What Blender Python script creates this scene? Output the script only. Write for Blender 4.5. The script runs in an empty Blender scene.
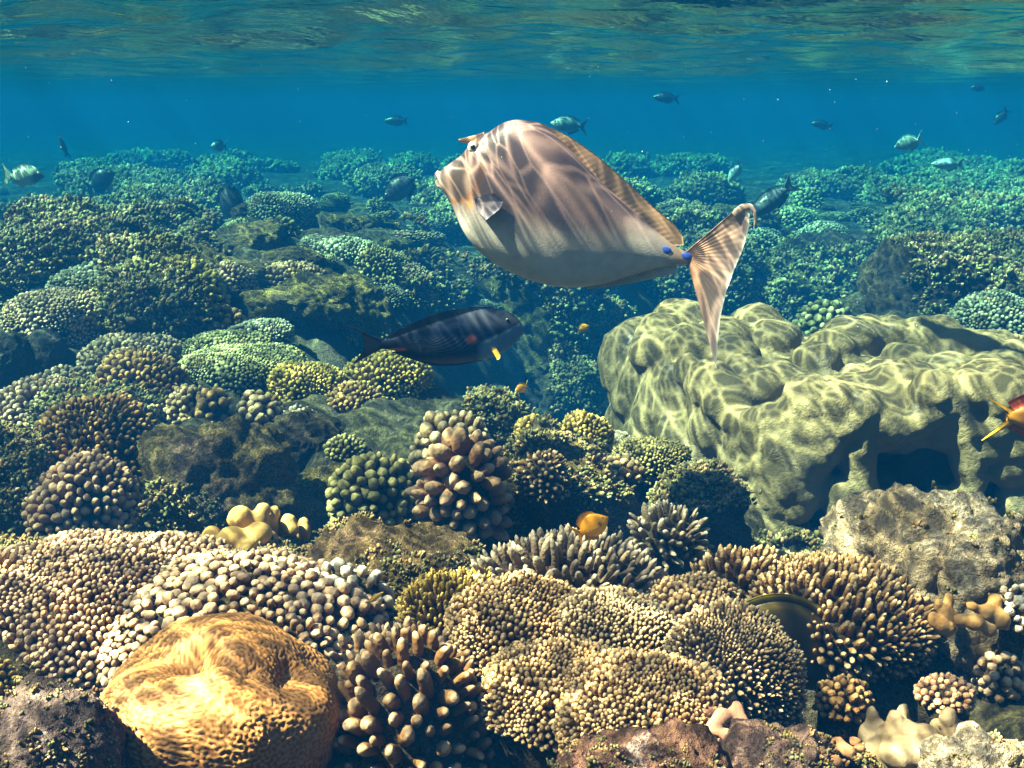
import bpy, bmesh, math, random
import numpy as np
R = math.radians
rng = np.random.default_rng(7)
random.seed(7)
scene = bpy.context.scene
COL = scene.collection

# ------------------------------------------------------------------ camera
CZ = 1.0                       # camera height, metres above the datum
PITCH = R(15.1)
F = 1024.0
cam_d = bpy.data.cameras.new('camera')
cam_d.sensor_width = 36.0
cam_d.lens = 36.0
cam_d.clip_start = 0.02
cam_d.clip_end = 500.0
cam = bpy.data.objects.new('camera', cam_d)
COL.objects.link(cam)
cam.location = (0, 0, CZ)
cam.rotation_euler = (R(90) - PITCH, 0, 0)
scene.camera = cam

# ------------------------------------------------------------------ sky, sun, exposure
SUN_EL, SUN_AZ = R(55), R(-101)          # azimuth from +Y, clockwise positive (towards +X)
world = bpy.data.worlds.new('World')
scene.world = world
world.use_nodes = True
wn = world.node_tree
bg = wn.nodes['Background']
sky = wn.nodes.new('ShaderNodeTexSky')
sky.sky_type = 'NISHITA'
sky.sun_disc = False
sky.sun_elevation = SUN_EL
sky.sun_rotation = SUN_AZ
wn.links.new(sky.outputs[0], bg.inputs[0])
bg.inputs[1].default_value = 0.05
sun_d = bpy.data.lights.new('sun', 'SUN')
sun_d.energy = 5.0
sun_d.angle = R(0.5)
sun_d.color = (1.0, 0.69, 0.47)
sun = bpy.data.objects.new('sun', sun_d)
COL.objects.link(sun)
sun.rotation_euler = (R(90) - SUN_EL, 0, -SUN_AZ + R(180))
sun.location = (-20, -2, 25)
vs = scene.view_settings
vs.view_transform = 'Standard'
vs.look = 'None'
vs.exposure = 1.58
vs.gamma = 1.0
vs.use_curve_mapping = False
cy = scene.cycles
cy.use_denoising = True
cy.max_bounces = 6
cy.diffuse_bounces = 1
cy.glossy_bounces = 2
cy.transmission_bounces = 2
cy.transparent_max_bounces = 10
cy.volume_bounces = 1
cy.sample_clamp_indirect = 4.0
cy.caustics_reflective = False
cy.caustics_refractive = False

# ------------------------------------------------------------------ pixel helpers (to find where a thing stood)
cp, sp = math.cos(PITCH), math.sin(PITCH)
def ray(px, py):
    u = (np.asarray(px, float) - 512) / F
    v = (384 - np.asarray(py, float)) / F
    return u, cp + v * sp, -sp + v * cp
def on_plane(px, py, Y):
    u, w, q = ray(px, py)
    return u * Y / w, CZ + q * Y / w          # x, z

# ------------------------------------------------------------------ noise
def _hash(i, j, k, seed):
    n = (i.astype(np.int64) * 374761393 + j.astype(np.int64) * 668265263 + k.astype(np.int64) * 2147483647 + seed * 1274126177) & 0xFFFFFFFF
    n = ((n ^ (n >> 13)) * 1274126177) & 0xFFFFFFFF
    n = ((n ^ (n >> 15)) * 2246822519) & 0xFFFFFFFF
    return ((n ^ (n >> 16)) & 0xFFFFFF) / float(0xFFFFFF)
def vn(p, seed=0):
    f = np.floor(p)
    t = p - f
    t = t * t * (3 - 2 * t)
    i, j, k = (f[:, 0].astype(np.int64), f[:, 1].astype(np.int64), f[:, 2].astype(np.int64))
    r = 0
    for a in (0, 1):
        wa = t[:, 0] if a else 1 - t[:, 0]
        for b in (0, 1):
            wb = t[:, 1] if b else 1 - t[:, 1]
            for c in (0, 1):
                wc = t[:, 2] if c else 1 - t[:, 2]
                r = r + wa * wb * wc * _hash(i + a, j + b, k + c, seed)
    return r * 2 - 1
def fbm(p, octs=4, seed=0, gain=0.5):
    r, a, s = 0, 1.0, 1.0
    for o in range(octs):
        r = r + a * vn(p * s + 17.3 * o, seed + o)
        a *= gain
        s *= 2.03
    return r
def worley2(x, y, s, seed=0):
    """rounded domes on a jittered grid of cell size s: 1 at a dome's top, 0 in the gaps; also a per-cell random"""
    gx, gy = x / s, y / s
    ix, iy = np.floor(gx).astype(np.int64), np.floor(gy).astype(np.int64)
    best = np.full(x.shape, 9.0)
    z = np.zeros_like(ix)
    for a in (-1, 0, 1):
        for b in (-1, 0, 1):
            cx = ix + a + _hash(ix + a, iy + b, z, seed)
            cyy = iy + b + _hash(ix + a, iy + b, z, seed + 1)
            rad = 0.55 + 0.5 * _hash(ix + a, iy + b, z, seed + 2)
            d = np.hypot(gx - cx, gy - cyy) / rad
            best = np.minimum(best, d)
    return np.sqrt(np.clip(1 - best * best, 0, 1))
def worley3(p, s, seed=0):
    g = p / s
    f = np.floor(g).astype(np.int64)
    best = np.full(len(p), 9.0)
    for a in (-1, 0, 1):
        for b in (-1, 0, 1):
            for c in (-1, 0, 1):
                i, j, k = f[:, 0] + a, f[:, 1] + b, f[:, 2] + c
                d = np.sqrt((g[:, 0] - i - _hash(i, j, k, seed)) ** 2 + (g[:, 1] - j - _hash(i, j, k, seed + 1)) ** 2 + (g[:, 2] - k - _hash(i, j, k, seed + 2)) ** 2)
                best = np.minimum(best, d)
    return np.sqrt(np.clip(1 - (best / 0.95) ** 2, 0, 1))
def sst(a, b, x):
    t = np.clip((np.asarray(x, float) - a) / (b - a), 0, 1)
    return t * t * (3 - 2 * t)

# ------------------------------------------------------------------ mesh helpers
def mesh_np(name, v, faces, attrs=None, cols=None, smooth=True):
    """v (N,3); faces: list of integer arrays (M,k)"""
    me = bpy.data.meshes.new(name)
    v = np.ascontiguousarray(v, dtype=np.float32)
    faces = [np.asarray(f, dtype=np.int32) for f in faces if len(f)]
    loops = np.concatenate([f.ravel() for f in faces])
    tot = np.concatenate([np.full(len(f), f.shape[1], np.int32) for f in faces])
    start = np.concatenate([[0], np.cumsum(tot)[:-1]]).astype(np.int32)
    me.vertices.add(len(v)); me.vertices.foreach_set('co', v.ravel())
    me.loops.add(len(loops)); me.loops.foreach_set('vertex_index', loops)
    me.polygons.add(len(tot)); me.polygons.foreach_set('loop_start', start); me.polygons.foreach_set('loop_total', tot)
    me.polygons.foreach_set('use_smooth', np.full(len(tot), smooth))
    me.update(calc_edges=True)
    for k, a in (attrs or {}).items():
        at = me.attributes.new(k, 'FLOAT', 'POINT')
        at.data.foreach_set('value', np.ascontiguousarray(a, dtype=np.float32))
    if cols is not None:
        at = me.color_attributes.new('Col', 'FLOAT_COLOR', 'POINT')
        c4 = np.ones((len(v), 4), np.float32); c4[:, :3] = cols
        at.data.foreach_set('color', c4.ravel())
    me.validate()
    return me
def link(name, me, mat, parent=None, loc=None):
    o = bpy.data.objects.new(name, me)
    COL.objects.link(o)
    if mat is not None and not me.materials:
        me.materials.append(mat)
    if parent is not None:
        o.parent = parent
    if loc is not None:
        o.location = loc
    return o
def tag(o, label=None, cat=None, group=None, kind=None):
    if label: o['label'] = label
    if cat: o['category'] = cat
    if group: o['group'] = group
    if kind: o['kind'] = kind
    return o
def empty(name, loc, label, cat, group=None):
    o = bpy.data.objects.new(name, None)
    o.empty_display_size = 0.02
    COL.objects.link(o)
    o.location = loc
    return tag(o, label, cat, group)
def grid_faces(nr, nc, wrap=False):
    i = np.arange(nr - 1)[:, None]
    j = np.arange(nc if wrap else nc - 1)[None, :]
    j2 = (j + 1) % nc
    return np.stack([i * nc + j, i * nc + j2, (i + 1) * nc + j2, (i + 1) * nc + j], -1).reshape(-1, 4)
_ico = {}
def ico(sub):
    if sub not in _ico:
        bm = bmesh.new()
        bmesh.ops.create_icosphere(bm, subdivisions=sub, radius=1.0)
        bm.verts.ensure_lookup_table()
        v = np.array([x.co[:] for x in bm.verts]); f = np.array([[q.index for q in p.verts] for p in bm.faces])
        bm.free()
        v /= np.linalg.norm(v, axis=1)[:, None]
        _ico[sub] = (v, f)
    return _ico[sub]

# ------------------------------------------------------------------ materials
def new_mat(name):
    m = bpy.data.materials.new(name)
    m.use_nodes = True
    nt = m.node_tree
    b = nt.nodes['Principled BSDF']
    return m, nt, b
def N(nt, t, **kw):
    n = nt.nodes.new(t)
    for k, v in kw.items():
        if k.startswith('i_'):
            n.inputs[k[2:].replace('_', ' ')].default_value = v
        else:
            setattr(n, k, v)
    return n
def mixc(nt, fac, a, b, blend='MIX'):
    n = nt.nodes.new('ShaderNodeMix'); n.data_type = 'RGBA'; n.blend_type = blend
    for s, v in ((n.inputs[0], fac), (n.inputs[6], a), (n.inputs[7], b)):
        if hasattr(v, 'links'): nt.links.new(v, s)
        elif isinstance(v, (int, float)): s.default_value = v
        else: s.default_value = (*v, 1) if len(v) == 3 else v
    return n.outputs[2]
def noise(nt, co, scale, detail=4, rough=0.55):
    n = N(nt, 'ShaderNodeTexNoise'); n.inputs['Scale'].default_value = scale; n.inputs['Detail'].default_value = detail; n.inputs['Roughness'].default_value = rough
    nt.links.new(co, n.inputs['Vector'])
    return n.outputs[0]
def ramp(nt, fac, a, b):
    n = N(nt, 'ShaderNodeMapRange', interpolation_type='SMOOTHSTEP')
    n.inputs[1].default_value = a; n.inputs[2].default_value = b
    nt.links.new(fac, n.inputs[0])
    return n.outputs[0]
def bump(nt, b, h, strength, dist):
    n = N(nt, 'ShaderNodeBump'); n.inputs['Strength'].default_value = strength; n.inputs['Distance'].default_value = dist
    nt.links.new(h, n.inputs['Height']); nt.links.new(n.outputs[0], b.inputs['Normal'])
def math_n(nt, op, a, b=0.0):
    n = N(nt, 'ShaderNodeMath', operation=op)
    for s, v in ((n.inputs[0], a), (n.inputs[1], b)):
        if hasattr(v, 'links'): nt.links.new(v, s)
        else: s.default_value = v
    return n.outputs[0]
def attr(nt, name):
    n = N(nt, 'ShaderNodeAttribute'); n.attribute_name = name
    return n

_cm = {}
def coral_mat(base, tip, pores=260.0, t0=0.40):
    base = tuple(x * .82 for x in base); tip = tuple(x * .86 for x in tip)
    key = (base, tip, pores, t0)
    if key in _cm: return _cm[key]
    m, nt, b = new_mat('coral_polyp_skin')
    co = N(nt, 'ShaderNodeTexCoord').outputs['Object']
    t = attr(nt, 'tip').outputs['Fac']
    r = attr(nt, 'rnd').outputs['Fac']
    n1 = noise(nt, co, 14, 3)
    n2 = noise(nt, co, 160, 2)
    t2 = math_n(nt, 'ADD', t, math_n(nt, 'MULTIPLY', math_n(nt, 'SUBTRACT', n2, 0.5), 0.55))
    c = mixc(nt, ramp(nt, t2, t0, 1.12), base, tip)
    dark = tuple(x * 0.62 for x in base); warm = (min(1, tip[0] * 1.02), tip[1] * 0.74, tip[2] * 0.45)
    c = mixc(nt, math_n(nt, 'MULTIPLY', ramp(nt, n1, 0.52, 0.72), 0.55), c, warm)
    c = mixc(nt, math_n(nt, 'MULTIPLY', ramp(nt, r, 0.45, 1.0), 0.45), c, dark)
    nt.links.new(c, b.inputs['Base Color'])
    b.inputs['Roughness'].default_value = 0.75
    b.inputs['Specular IOR Level'].default_value = 0.12
    v = N(nt, 'ShaderNodeTexVoronoi'); v.inputs['Scale'].default_value = pores
    nt.links.new(co, v.inputs['Vector'])
    bump(nt, b, v.outputs['Distance'], 0.55, 0.0022)
    _cm[key] = m
    return m
_rm = {}
def rock_mat(base=(0.16, 0.12, 0.085), algae=(0.17, 0.13, 0.03), pale=(0.46, 0.42, 0.36), pink=(0.24, 0.13, 0.13), k=0.5, pk=0.5, fine=60.0, pit=.75):
    key = (base, algae, pale, pink, k, pk)
    if key in _rm: return _rm[key]
    m, nt, b = new_mat('reef_rock')
    g = N(nt, 'ShaderNodeNewGeometry').outputs['Position']
    n1 = noise(nt, g, 7, 6, 0.65)
    n2 = noise(nt, g, 23, 5, 0.7)
    n3 = noise(nt, g, fine, 5, 0.7)
    n4 = noise(nt, g, 3.1, 4, 0.6)
    mv = N(nt, 'ShaderNodeVectorMath', operation='ADD'); mv.inputs[1].default_value = (4.7, 9.2, 1.3)
    nt.links.new(g, mv.inputs[0])
    n5 = noise(nt, mv.outputs[0], 11, 6, 0.7)
    n6 = noise(nt, g, 190, 4, 0.75)
    c = mixc(nt, ramp(nt, n3, 0.35, 0.7), tuple(x * (0.45 if pit > .5 else .75) for x in base), base)
    c = mixc(nt, ramp(nt, n1, 0.62 - 0.3 * k, 0.78 - 0.3 * k), c, algae)
    c = mixc(nt, math_n(nt, 'MULTIPLY', ramp(nt, n2, 0.42, 0.62), 0.6), c, tuple(x * 0.5 for x in algae))
    c = mixc(nt, ramp(nt, n5, 0.74 - 0.25 * pk, 0.80 - 0.25 * pk), c, pale)
    c = mixc(nt, math_n(nt, 'MULTIPLY', ramp(nt, n4, 0.58, 0.70), 0.7), c, pink)
    c = mixc(nt, math_n(nt, 'MULTIPLY', ramp(nt, n6, .42, .60), pit), tuple(x * .35 for x in base), c)
    c = mixc(nt, math_n(nt, 'MULTIPLY', ramp(nt, n6, .62, .70), .5), c, pale)
    nt.links.new(c, b.inputs['Base Color'])
    b.inputs['Roughness'].default_value = 0.85
    b.inputs['Specular IOR Level'].default_value = 0.1
    h = math_n(nt, 'ADD', math_n(nt, 'MULTIPLY', n2, 0.7), math_n(nt, 'ADD', math_n(nt, 'MULTIPLY', n3, 0.5), math_n(nt, 'MULTIPLY', n6, 0.25)))
    bump(nt, b, h, 1.0, 0.035)
    _rm[key] = m
    return m
def skin_mat(name, rough=0.42, spec=0.35, bumpscale=0, sss=0.0):
    m, nt, b = new_mat(name)
    a = attr(nt, 'Col').outputs['Color']
    co = N(nt, 'ShaderNodeTexCoord').outputs['Object']
    n1 = noise(nt, co, 60, 4, 0.6)
    c = mixc(nt, math_n(nt, 'MULTIPLY', ramp(nt, n1, 0.4, 0.75), 0.5), a, mixc(nt, 1.0, a, (.62, .60, .58), 'MULTIPLY'))
    nt.links.new(c, b.inputs['Base Color'])
    b.inputs['Roughness'].default_value = rough
    b.inputs['Specular IOR Level'].default_value = spec
    if bumpscale:
        v = N(nt, 'ShaderNodeTexVoronoi'); v.inputs['Scale'].default_value = bumpscale
        nt.links.new(co, v.inputs['Vector'])
        bump(nt, b, v.outputs['Distance'], 0.12, 0.001)
    return m
def plain_mat(name, col, rough=0.4, spec=0.4):
    m, nt, b = new_mat(name)
    co = N(nt, 'ShaderNodeTexCoord').outputs['Object']
    n1 = noise(nt, co, 90, 3)
    nt.links.new(mixc(nt, n1, tuple(x * 0.8 for x in col), col), b.inputs['Base Color'])
    b.inputs['Roughness'].default_value = rough; b.inputs['Specular IOR Level'].default_value = spec
    return m

# ------------------------------------------------------------------ the seabed
TR = np.array([(0.15, 3.5), (0.5, 4.5), (1.2, 5.0), (3.8, 5.7)])
def trench(x, y):
    d = np.full(np.shape(x), 99.0)
    for a, b in zip(TR[:-1], TR[1:]):
        ab = b - a
        t = np.clip(((x - a[0]) * ab[0] + (y - a[1]) * ab[1]) / (ab @ ab), 0, 1)
        d = np.minimum(d, np.hypot(x - a[0] - t * ab[0], y - a[1] - t * ab[1]))
    return np.exp(-(d / 0.55) ** 2.4)
YS = [-3, 0.4, 0.8, 1.2, 1.38, 1.62, 2.2, 4, 7, 12, 25, 120]
ZS = [-.66, -.63, -.60, -.60, -.74, -.92, -.95, -.88, -.80, -.82, -.86, -.95]
def seabed(x, y):
    x = np.asarray(x, float); y = np.asarray(y, float)
    z = CZ + np.interp(y + 0.06 * np.sin(x * 3.1), YS, ZS)
    m = 0.25 + 0.75 * sst(1.1, 1.9, y)
    tr = trench(x, y)
    p = np.stack([x, y, 0 * x], -1).reshape(-1, 3)
    lo = fbm(p * 0.9, 3, 3).reshape(x.shape)
    big = np.clip(worley2(x + 3.3, y * 0.9, 0.75, 11), 0, 1)
    mid = worley2(x, y, 0.27, 21)
    sm = worley2(x + 0.03 * lo, y, 0.10, 31)
    fn = worley2(x, y, 0.04, 41)
    nz = fbm(p * 9, 4, 51).reshape(x.shape)
    m = m * (1 - .72 * sst(4.5, 10, y))
    z = z + m * (0.10 * lo + 0.14 * (big - 0.5) + 0.10 * (mid - 0.4) + 0.045 * sm) + (0.35 + 0.65 * m) * (0.016 * fn + 0.022 * nz)
    z = z + 0.10 * np.exp(-((x + 1.6) / 1.0) ** 2 - ((y - 4.2) / 1.2) ** 2)
    pit = 0.24 * np.exp(-((x - .30) / .15) ** 4 - ((y - .80) / .13) ** 4) + 0.22 * np.exp(-((x + .40) / .12) ** 4 - ((y - .86) / .10) ** 4)
    return z - 0.75 * tr - pit - .14 * np.exp(-((x - .52) / .25) ** 2 - ((y - 1.72) / .16) ** 2)
def hit(px, py, tmax=40.0):
    u, w, q = [float(a) for a in ray(px, py)]
    Y = np.exp(np.linspace(math.log(0.35), math.log(tmax), 2500))
    x = u * Y / w; z = CZ + q * Y / w
    g = seabed(x, Y)
    k = np.nonzero(z <= g)[0]
    i = k[0] if len(k) else len(Y) - 1
    return np.array([x[i], Y[i], g[i]])

def build_seabed():
    nr, nc = 1000, 720
    t = np.linspace(0, 1, nr)[:, None]
    y = -1.2 + 1.5 * (np.exp(t * math.log(60.0)) - 1) * (1.0)
    y = y + 0 * np.zeros((1, nc))
    u = np.linspace(-1, 1, nc)[None, :]
    x = (y + 2.6) * 0.95 * u
    z = seabed(x, y)
    v = np.stack([x, y, z], -1).reshape(-1, 3)
    o = link('seabed', mesh_np('seabed', v, [grid_faces(nr, nc)]), rock_mat(base=(0.15, 0.125, 0.085), algae=(0.15, 0.125, 0.035), pale=(0.38, 0.35, 0.28), k=0.62, pk=0.35))
    tag(o, kind='structure')
build_seabed()

# ------------------------------------------------------------------ the water surface seen from below
SURF = CZ + 0.215
def build_surface():
    nr, nc = 820, 520
    t = np.linspace(0, 1, nr)[:, None]
    y = -4 + 5.2 * (np.exp(t * math.log(16.0)) - 1) + np.zeros((1, nc))
    u = np.linspace(-1, 1, nc)[None, :]
    x = (y + 8.0) * 1.0 * u
    z = np.zeros_like(x)
    r = np.random.default_rng(5)
    fade = 1 - 0.65 * sst(4.5, 9.0, y)
    wx = x + 0.12 * np.sin(y * 2.1 + 0.6 * x); wy = y + 0.15 * np.sin(x * 1.3)
    for lam, amp, n in ((1.9, .0085, 5), (0.85, .0042, 8), (0.42, .0022, 10), (0.2, .0009, 10)):
        for _ in range(n):
            th = r.normal(R(75), R(40)); k = 2 * math.pi / (lam * r.uniform(.75, 1.3))
            z += amp * np.sin(k * (math.cos(th) * wx + math.sin(th) * wy) + r.uniform(0, 6.28))
    z = SURF + z * fade
    v = np.stack([x, y, z], -1).reshape(-1, 3)
    m = bpy.data.materials.new('rippled_water'); m.use_nodes = True
    nt = m.node_tree; nt.nodes.clear()
    out = N(nt, 'ShaderNodeOutputMaterial')
    co = N(nt, 'ShaderNodeTexCoord').outputs['Object']
    # focused sunlight painted as a bright network into the surface's transparent colour
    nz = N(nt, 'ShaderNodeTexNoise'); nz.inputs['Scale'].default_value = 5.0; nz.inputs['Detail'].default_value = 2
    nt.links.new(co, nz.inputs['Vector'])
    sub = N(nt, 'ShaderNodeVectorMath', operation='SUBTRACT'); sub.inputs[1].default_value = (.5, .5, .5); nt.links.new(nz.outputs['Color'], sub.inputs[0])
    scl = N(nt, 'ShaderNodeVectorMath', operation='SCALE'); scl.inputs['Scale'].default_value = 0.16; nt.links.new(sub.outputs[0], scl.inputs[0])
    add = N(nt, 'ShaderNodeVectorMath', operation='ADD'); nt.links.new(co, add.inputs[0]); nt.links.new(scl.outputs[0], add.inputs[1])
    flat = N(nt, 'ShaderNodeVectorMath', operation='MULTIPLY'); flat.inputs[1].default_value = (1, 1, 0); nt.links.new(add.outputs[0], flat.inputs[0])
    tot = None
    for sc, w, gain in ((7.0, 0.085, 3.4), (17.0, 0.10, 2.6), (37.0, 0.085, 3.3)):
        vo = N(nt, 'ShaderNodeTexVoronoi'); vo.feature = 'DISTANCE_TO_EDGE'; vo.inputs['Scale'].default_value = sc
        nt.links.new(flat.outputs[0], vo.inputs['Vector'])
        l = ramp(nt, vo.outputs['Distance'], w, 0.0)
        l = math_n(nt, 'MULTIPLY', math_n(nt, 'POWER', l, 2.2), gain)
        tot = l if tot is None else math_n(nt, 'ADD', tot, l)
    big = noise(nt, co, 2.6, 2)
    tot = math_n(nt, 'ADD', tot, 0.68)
    tot = math_n(nt, 'MULTIPLY', tot, math_n(nt, 'ADD', math_n(nt, 'MULTIPLY', ramp(nt, big, 0.36, 0.62), 0.62), 0.52))  # broad patches of stronger and weaker sun, painted into the same colour
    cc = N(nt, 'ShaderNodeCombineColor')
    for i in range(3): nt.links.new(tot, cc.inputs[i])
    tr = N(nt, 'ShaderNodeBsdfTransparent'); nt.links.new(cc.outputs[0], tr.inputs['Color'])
    gl = N(nt, 'ShaderNodeBsdfGlossy'); gl.inputs['Roughness'].default_value = 0.03; gl.inputs['Color'].default_value = (.66, .74, .60, 1)
    bn = N(nt, 'ShaderNodeBump'); bn.inputs['Strength'].default_value = 0.5; bn.inputs['Distance'].default_value = 0.012
    st = N(nt, 'ShaderNodeMapping'); st.inputs['Scale'].default_value = (1, 1.4, 1); nt.links.new(co, st.inputs[0])
    nt.links.new(noise(nt, st.outputs[0], 11, 3, .5), bn.inputs['Height']); nt.links.new(bn.outputs[0], gl.inputs['Normal'])
    fr = N(nt, 'ShaderNodeFresnel'); fr.inputs['IOR'].default_value = 1.333
    mx = N(nt, 'ShaderNodeMixShader')
    nt.links.new(fr.outputs[0], mx.inputs[0]); nt.links.new(tr.outputs[0], mx.inputs[1]); nt.links.new(gl.outputs[0], mx.inputs[2])
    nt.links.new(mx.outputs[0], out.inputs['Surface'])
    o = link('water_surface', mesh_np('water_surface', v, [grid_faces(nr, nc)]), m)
    tag(o, kind='structure')
build_surface()

# ------------------------------------------------------------------ the water itself
def build_haze():
    m = bpy.data.materials.new('sea_water_haze'); m.use_nodes = True
    nt = m.node_tree; nt.nodes.clear()
    out = N(nt, 'ShaderNodeOutputMaterial')
    pv = N(nt, 'ShaderNodeVolumePrincipled')
    pv.inputs['Color'].default_value = (0.001, 0.031, 0.106, 1)
    pv.inputs['Absorption Color'].default_value = (0.0, 0.514, 0.494, 1)
    pv.inputs['Density'].default_value = 0.29
    pv.inputs['Anisotropy'].default_value = 0.0
    nt.links.new(pv.outputs[0], out.inputs['Volume'])
    x0, x1, y0, y1, z0, z1 = -110, 110, -12, 95, CZ - 3.0, SURF + 0.12
    v = np.array([(x, y, z) for x in (x0, x1) for y in (y0, y1) for z in (z0, z1)], float)
    f = np.array([(0, 1, 3, 2), (4, 6, 7, 5), (0, 4, 5, 1), (2, 3, 7, 6), (0, 2, 6, 4), (1, 5, 7, 3)])
    o = link('haze', mesh_np('haze', v, [f], smooth=False), m)
    tag(o, kind='stuff')
build_haze()
# ------------------------------------------------------------------ coral and rock builders
PROFILES = {   # (t along the finger, radius)
    'knob':   [(0, .62), (.35, .72), (.62, 1.0), (.84, .82), (1.0, 0)],
    'finger': [(0, 1.0), (.42, 1.0), (.70, .90), (.88, .62), (1.0, 0)],
    'stub':   [(0, 1.0), (.45, 1.0), (.75, .85), (.92, .5), (1.0, 0)],
    'lobe':   [(0, .75), (.22, .95), (.45, 1.05), (.65, 1.0), (.82, .78), (.94, .42), (1.0, 0)],
}
def fingers(P, D, L, rad, kind, seg, r):
    prof = PROFILES[kind]
    n = len(P)
    D = D / np.linalg.norm(D, axis=1)[:, None]
    ref = np.where(np.abs(D[:, 2:3]) > 0.9, np.array([[1., 0, 0]]), np.array([[0, 0, 1.]]))
    A = np.cross(D, ref); A /= np.linalg.norm(A, axis=1)[:, None]
    B = np.cross(D, A)
    vs_, tips = [], []
    ph = r.uniform(0, 6.28, n)
    bend = r.normal(0, .10, (n, 1)) * A + r.normal(0, .10, (n, 1)) * B
    ecc = r.uniform(.86, 1.14, n)
    for t, q in prof[:-1]:
        for s in range(seg):
            a = ph + 2 * math.pi * s / seg
            jit = 1 + r.normal(0, .045, n)
            vs_.append(P + D * (L * t)[:, None] + bend * (L * t * t)[:, None] + (A * (np.cos(a) * ecc)[:, None] + B * (np.sin(a) / ecc)[:, None]) * (rad * q * jit)[:, None])
            tips.append(np.full(n, t))
    vs_.append(P + D * L[:, None] + bend * L[:, None]); tips.append(np.full(n, 1.0))
    m = len(vs_)
    V = np.stack(vs_, 1).reshape(-1, 3)
    T = np.stack(tips, 1).reshape(-1)
    rn = np.repeat(r.uniform(0, 1, n), m)
    gf = grid_faces(len(prof) - 1, seg, True)
    last = (len(prof) - 2) * seg
    tf = np.array([(last + s, last + (s + 1) % seg, m - 1) for s in range(seg)])
    off = (np.arange(n) * m)[:, None, None]
    return V, [(gf[None] + off).reshape(-1, 4), (tf[None] + off).reshape(-1, 3)], T, rn
def thin(P, s, r, limit):
    """greedy subset of P with spacing of about s"""
    cells = {}
    keep = []
    loc_s = s * (.86 + .42 * vn(P / (s * 7.0) + 3.3, 71))
    S2 = (np.clip(loc_s, .6 * s, s) ** 2).tolist()
    for i, p in enumerate(P.tolist()):
        s2 = S2[i]
        k = (int(math.floor(p[0] / s)), int(math.floor(p[1] / s)), int(math.floor(p[2] / s)))
        ok = True
        for a in (-1, 0, 1):
            for b in (-1, 0, 1):
                for c in (-1, 0, 1):
                    for q in cells.get((k[0] + a, k[1] + b, k[2] + c), ()):
                        if (q[0] - p[0]) ** 2 + (q[1] - p[1]) ** 2 + (q[2] - p[2]) ** 2 < s2:
                            ok = False; break
                    if not ok: break
                if not ok: break
            if not ok: break
        if ok:
            cells.setdefault(k, []).append(p); keep.append(i)
            if len(keep) >= limit: break
    keep = np.array(keep)
    return keep, np.clip(loc_s, .6 * s, 1.25 * s)[keep]

def colony_meshes(W, Wy, H, s, kind, seed, shape='dome', Lr=1.0, up=0.35, lob=0.18, clump=None, low=-0.15, below=None, seg=7, fat=0.66, limit=4200):
    """a dead base and a crown of fingers; the base's widest ring lies at z = 0"""
    r = np.random.default_rng(seed)
    ax = np.array([W / 2, Wy / 2, H])
    ez = 0.55 if shape == 'plate' else 0.85
    def surf(d):
        az = np.arctan2(d[:, 1], d[:, 0])
        ring = np.stack([np.cos(az) * 1.3, np.sin(az) * 1.3, np.zeros(len(d))], 1)
        rr = 1 + lob * fbm(ring + seed * 1.7, 2, seed)
        q = d.copy()
        q[:, 2] = np.sign(q[:, 2]) * np.abs(q[:, 2]) ** ez
        p = q * ax
        p[:, :2] *= rr[:, None]
        if clump:
            w = worley3(p + seed * 3.1, clump[0], seed)
            p = p + d / np.linalg.norm(d, axis=1)[:, None] * (w * clump[1])[:, None]
        p[:, 2] += H * 0.10 * vn(p / (W * .3) + seed, seed + 9)
        return p
    n_exp = (math.pi * W * Wy / 4 + math.pi * (W + Wy) / 2 * H) / (.75 * s * s)
    nc = int(min(42000, max(600, n_exp * 16)))
    d = r.normal(size=(nc, 3)); d[:, 2] = np.abs(d[:, 2]) if low >= 0 else d[:, 2]
    d /= np.linalg.norm(d, axis=1)[:, None]
    d = d[d[:, 2] > low]
    P = surf(d)
    k, ls = thin(P, s, r, limit)
    P, d = P[k], d[k]
    nrm = d / ax; nrm /= np.linalg.norm(nrm, axis=1)[:, None]
    D = nrm * (1 - up) + np.array([0, 0, up]) + r.normal(0, .10, P.shape)
    D /= np.linalg.norm(D, axis=1)[:, None]
    n = len(P)
    rad = ls * fat * r.uniform(.70, 1.22, n)
    L = ls * Lr * r.uniform(.65, 1.35, n) * (0.75 + 0.5 * np.clip(vn(P / (W * .25), seed + 3) * .5 + .5, 0, 1))
    V, Fc, T, rn = fingers(P - D * (rad * .7)[:, None], D, L + rad * .7, rad, kind, seg, r)
    crown = mesh_np('crown', V, Fc, {'tip': T, 'rnd': rn})
    iv, jf = ico(4 if n > 60 else 3)
    bp = surf(iv)
    depth = below if below is not None else H * 0.8
    lowm = iv[:, 2] < 0
    if shape == 'plate':
        z = np.abs(iv[lowm, 2])
        stem = np.clip(1 - z * 1.6, .16, 1)
        bp[lowm, :2] *= (0.93 * stem)[:, None]
        bp[lowm, 2] = -(z ** 1.3) * depth
    else:
        bp[lowm, 2] = -np.abs(iv[lowm, 2]) * depth
        bp[lowm, :2] *= (1 - 0.35 * np.abs(iv[lowm, 2]))[:, None]
    bp = bp * np.array([.985, .985, .985])
    bp += iv * (fbm(bp / (s * 2.5), 3, seed + 5) * s * .25)[:, None]
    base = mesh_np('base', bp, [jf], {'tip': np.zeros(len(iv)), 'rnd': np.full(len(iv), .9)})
    return crown, base

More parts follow.
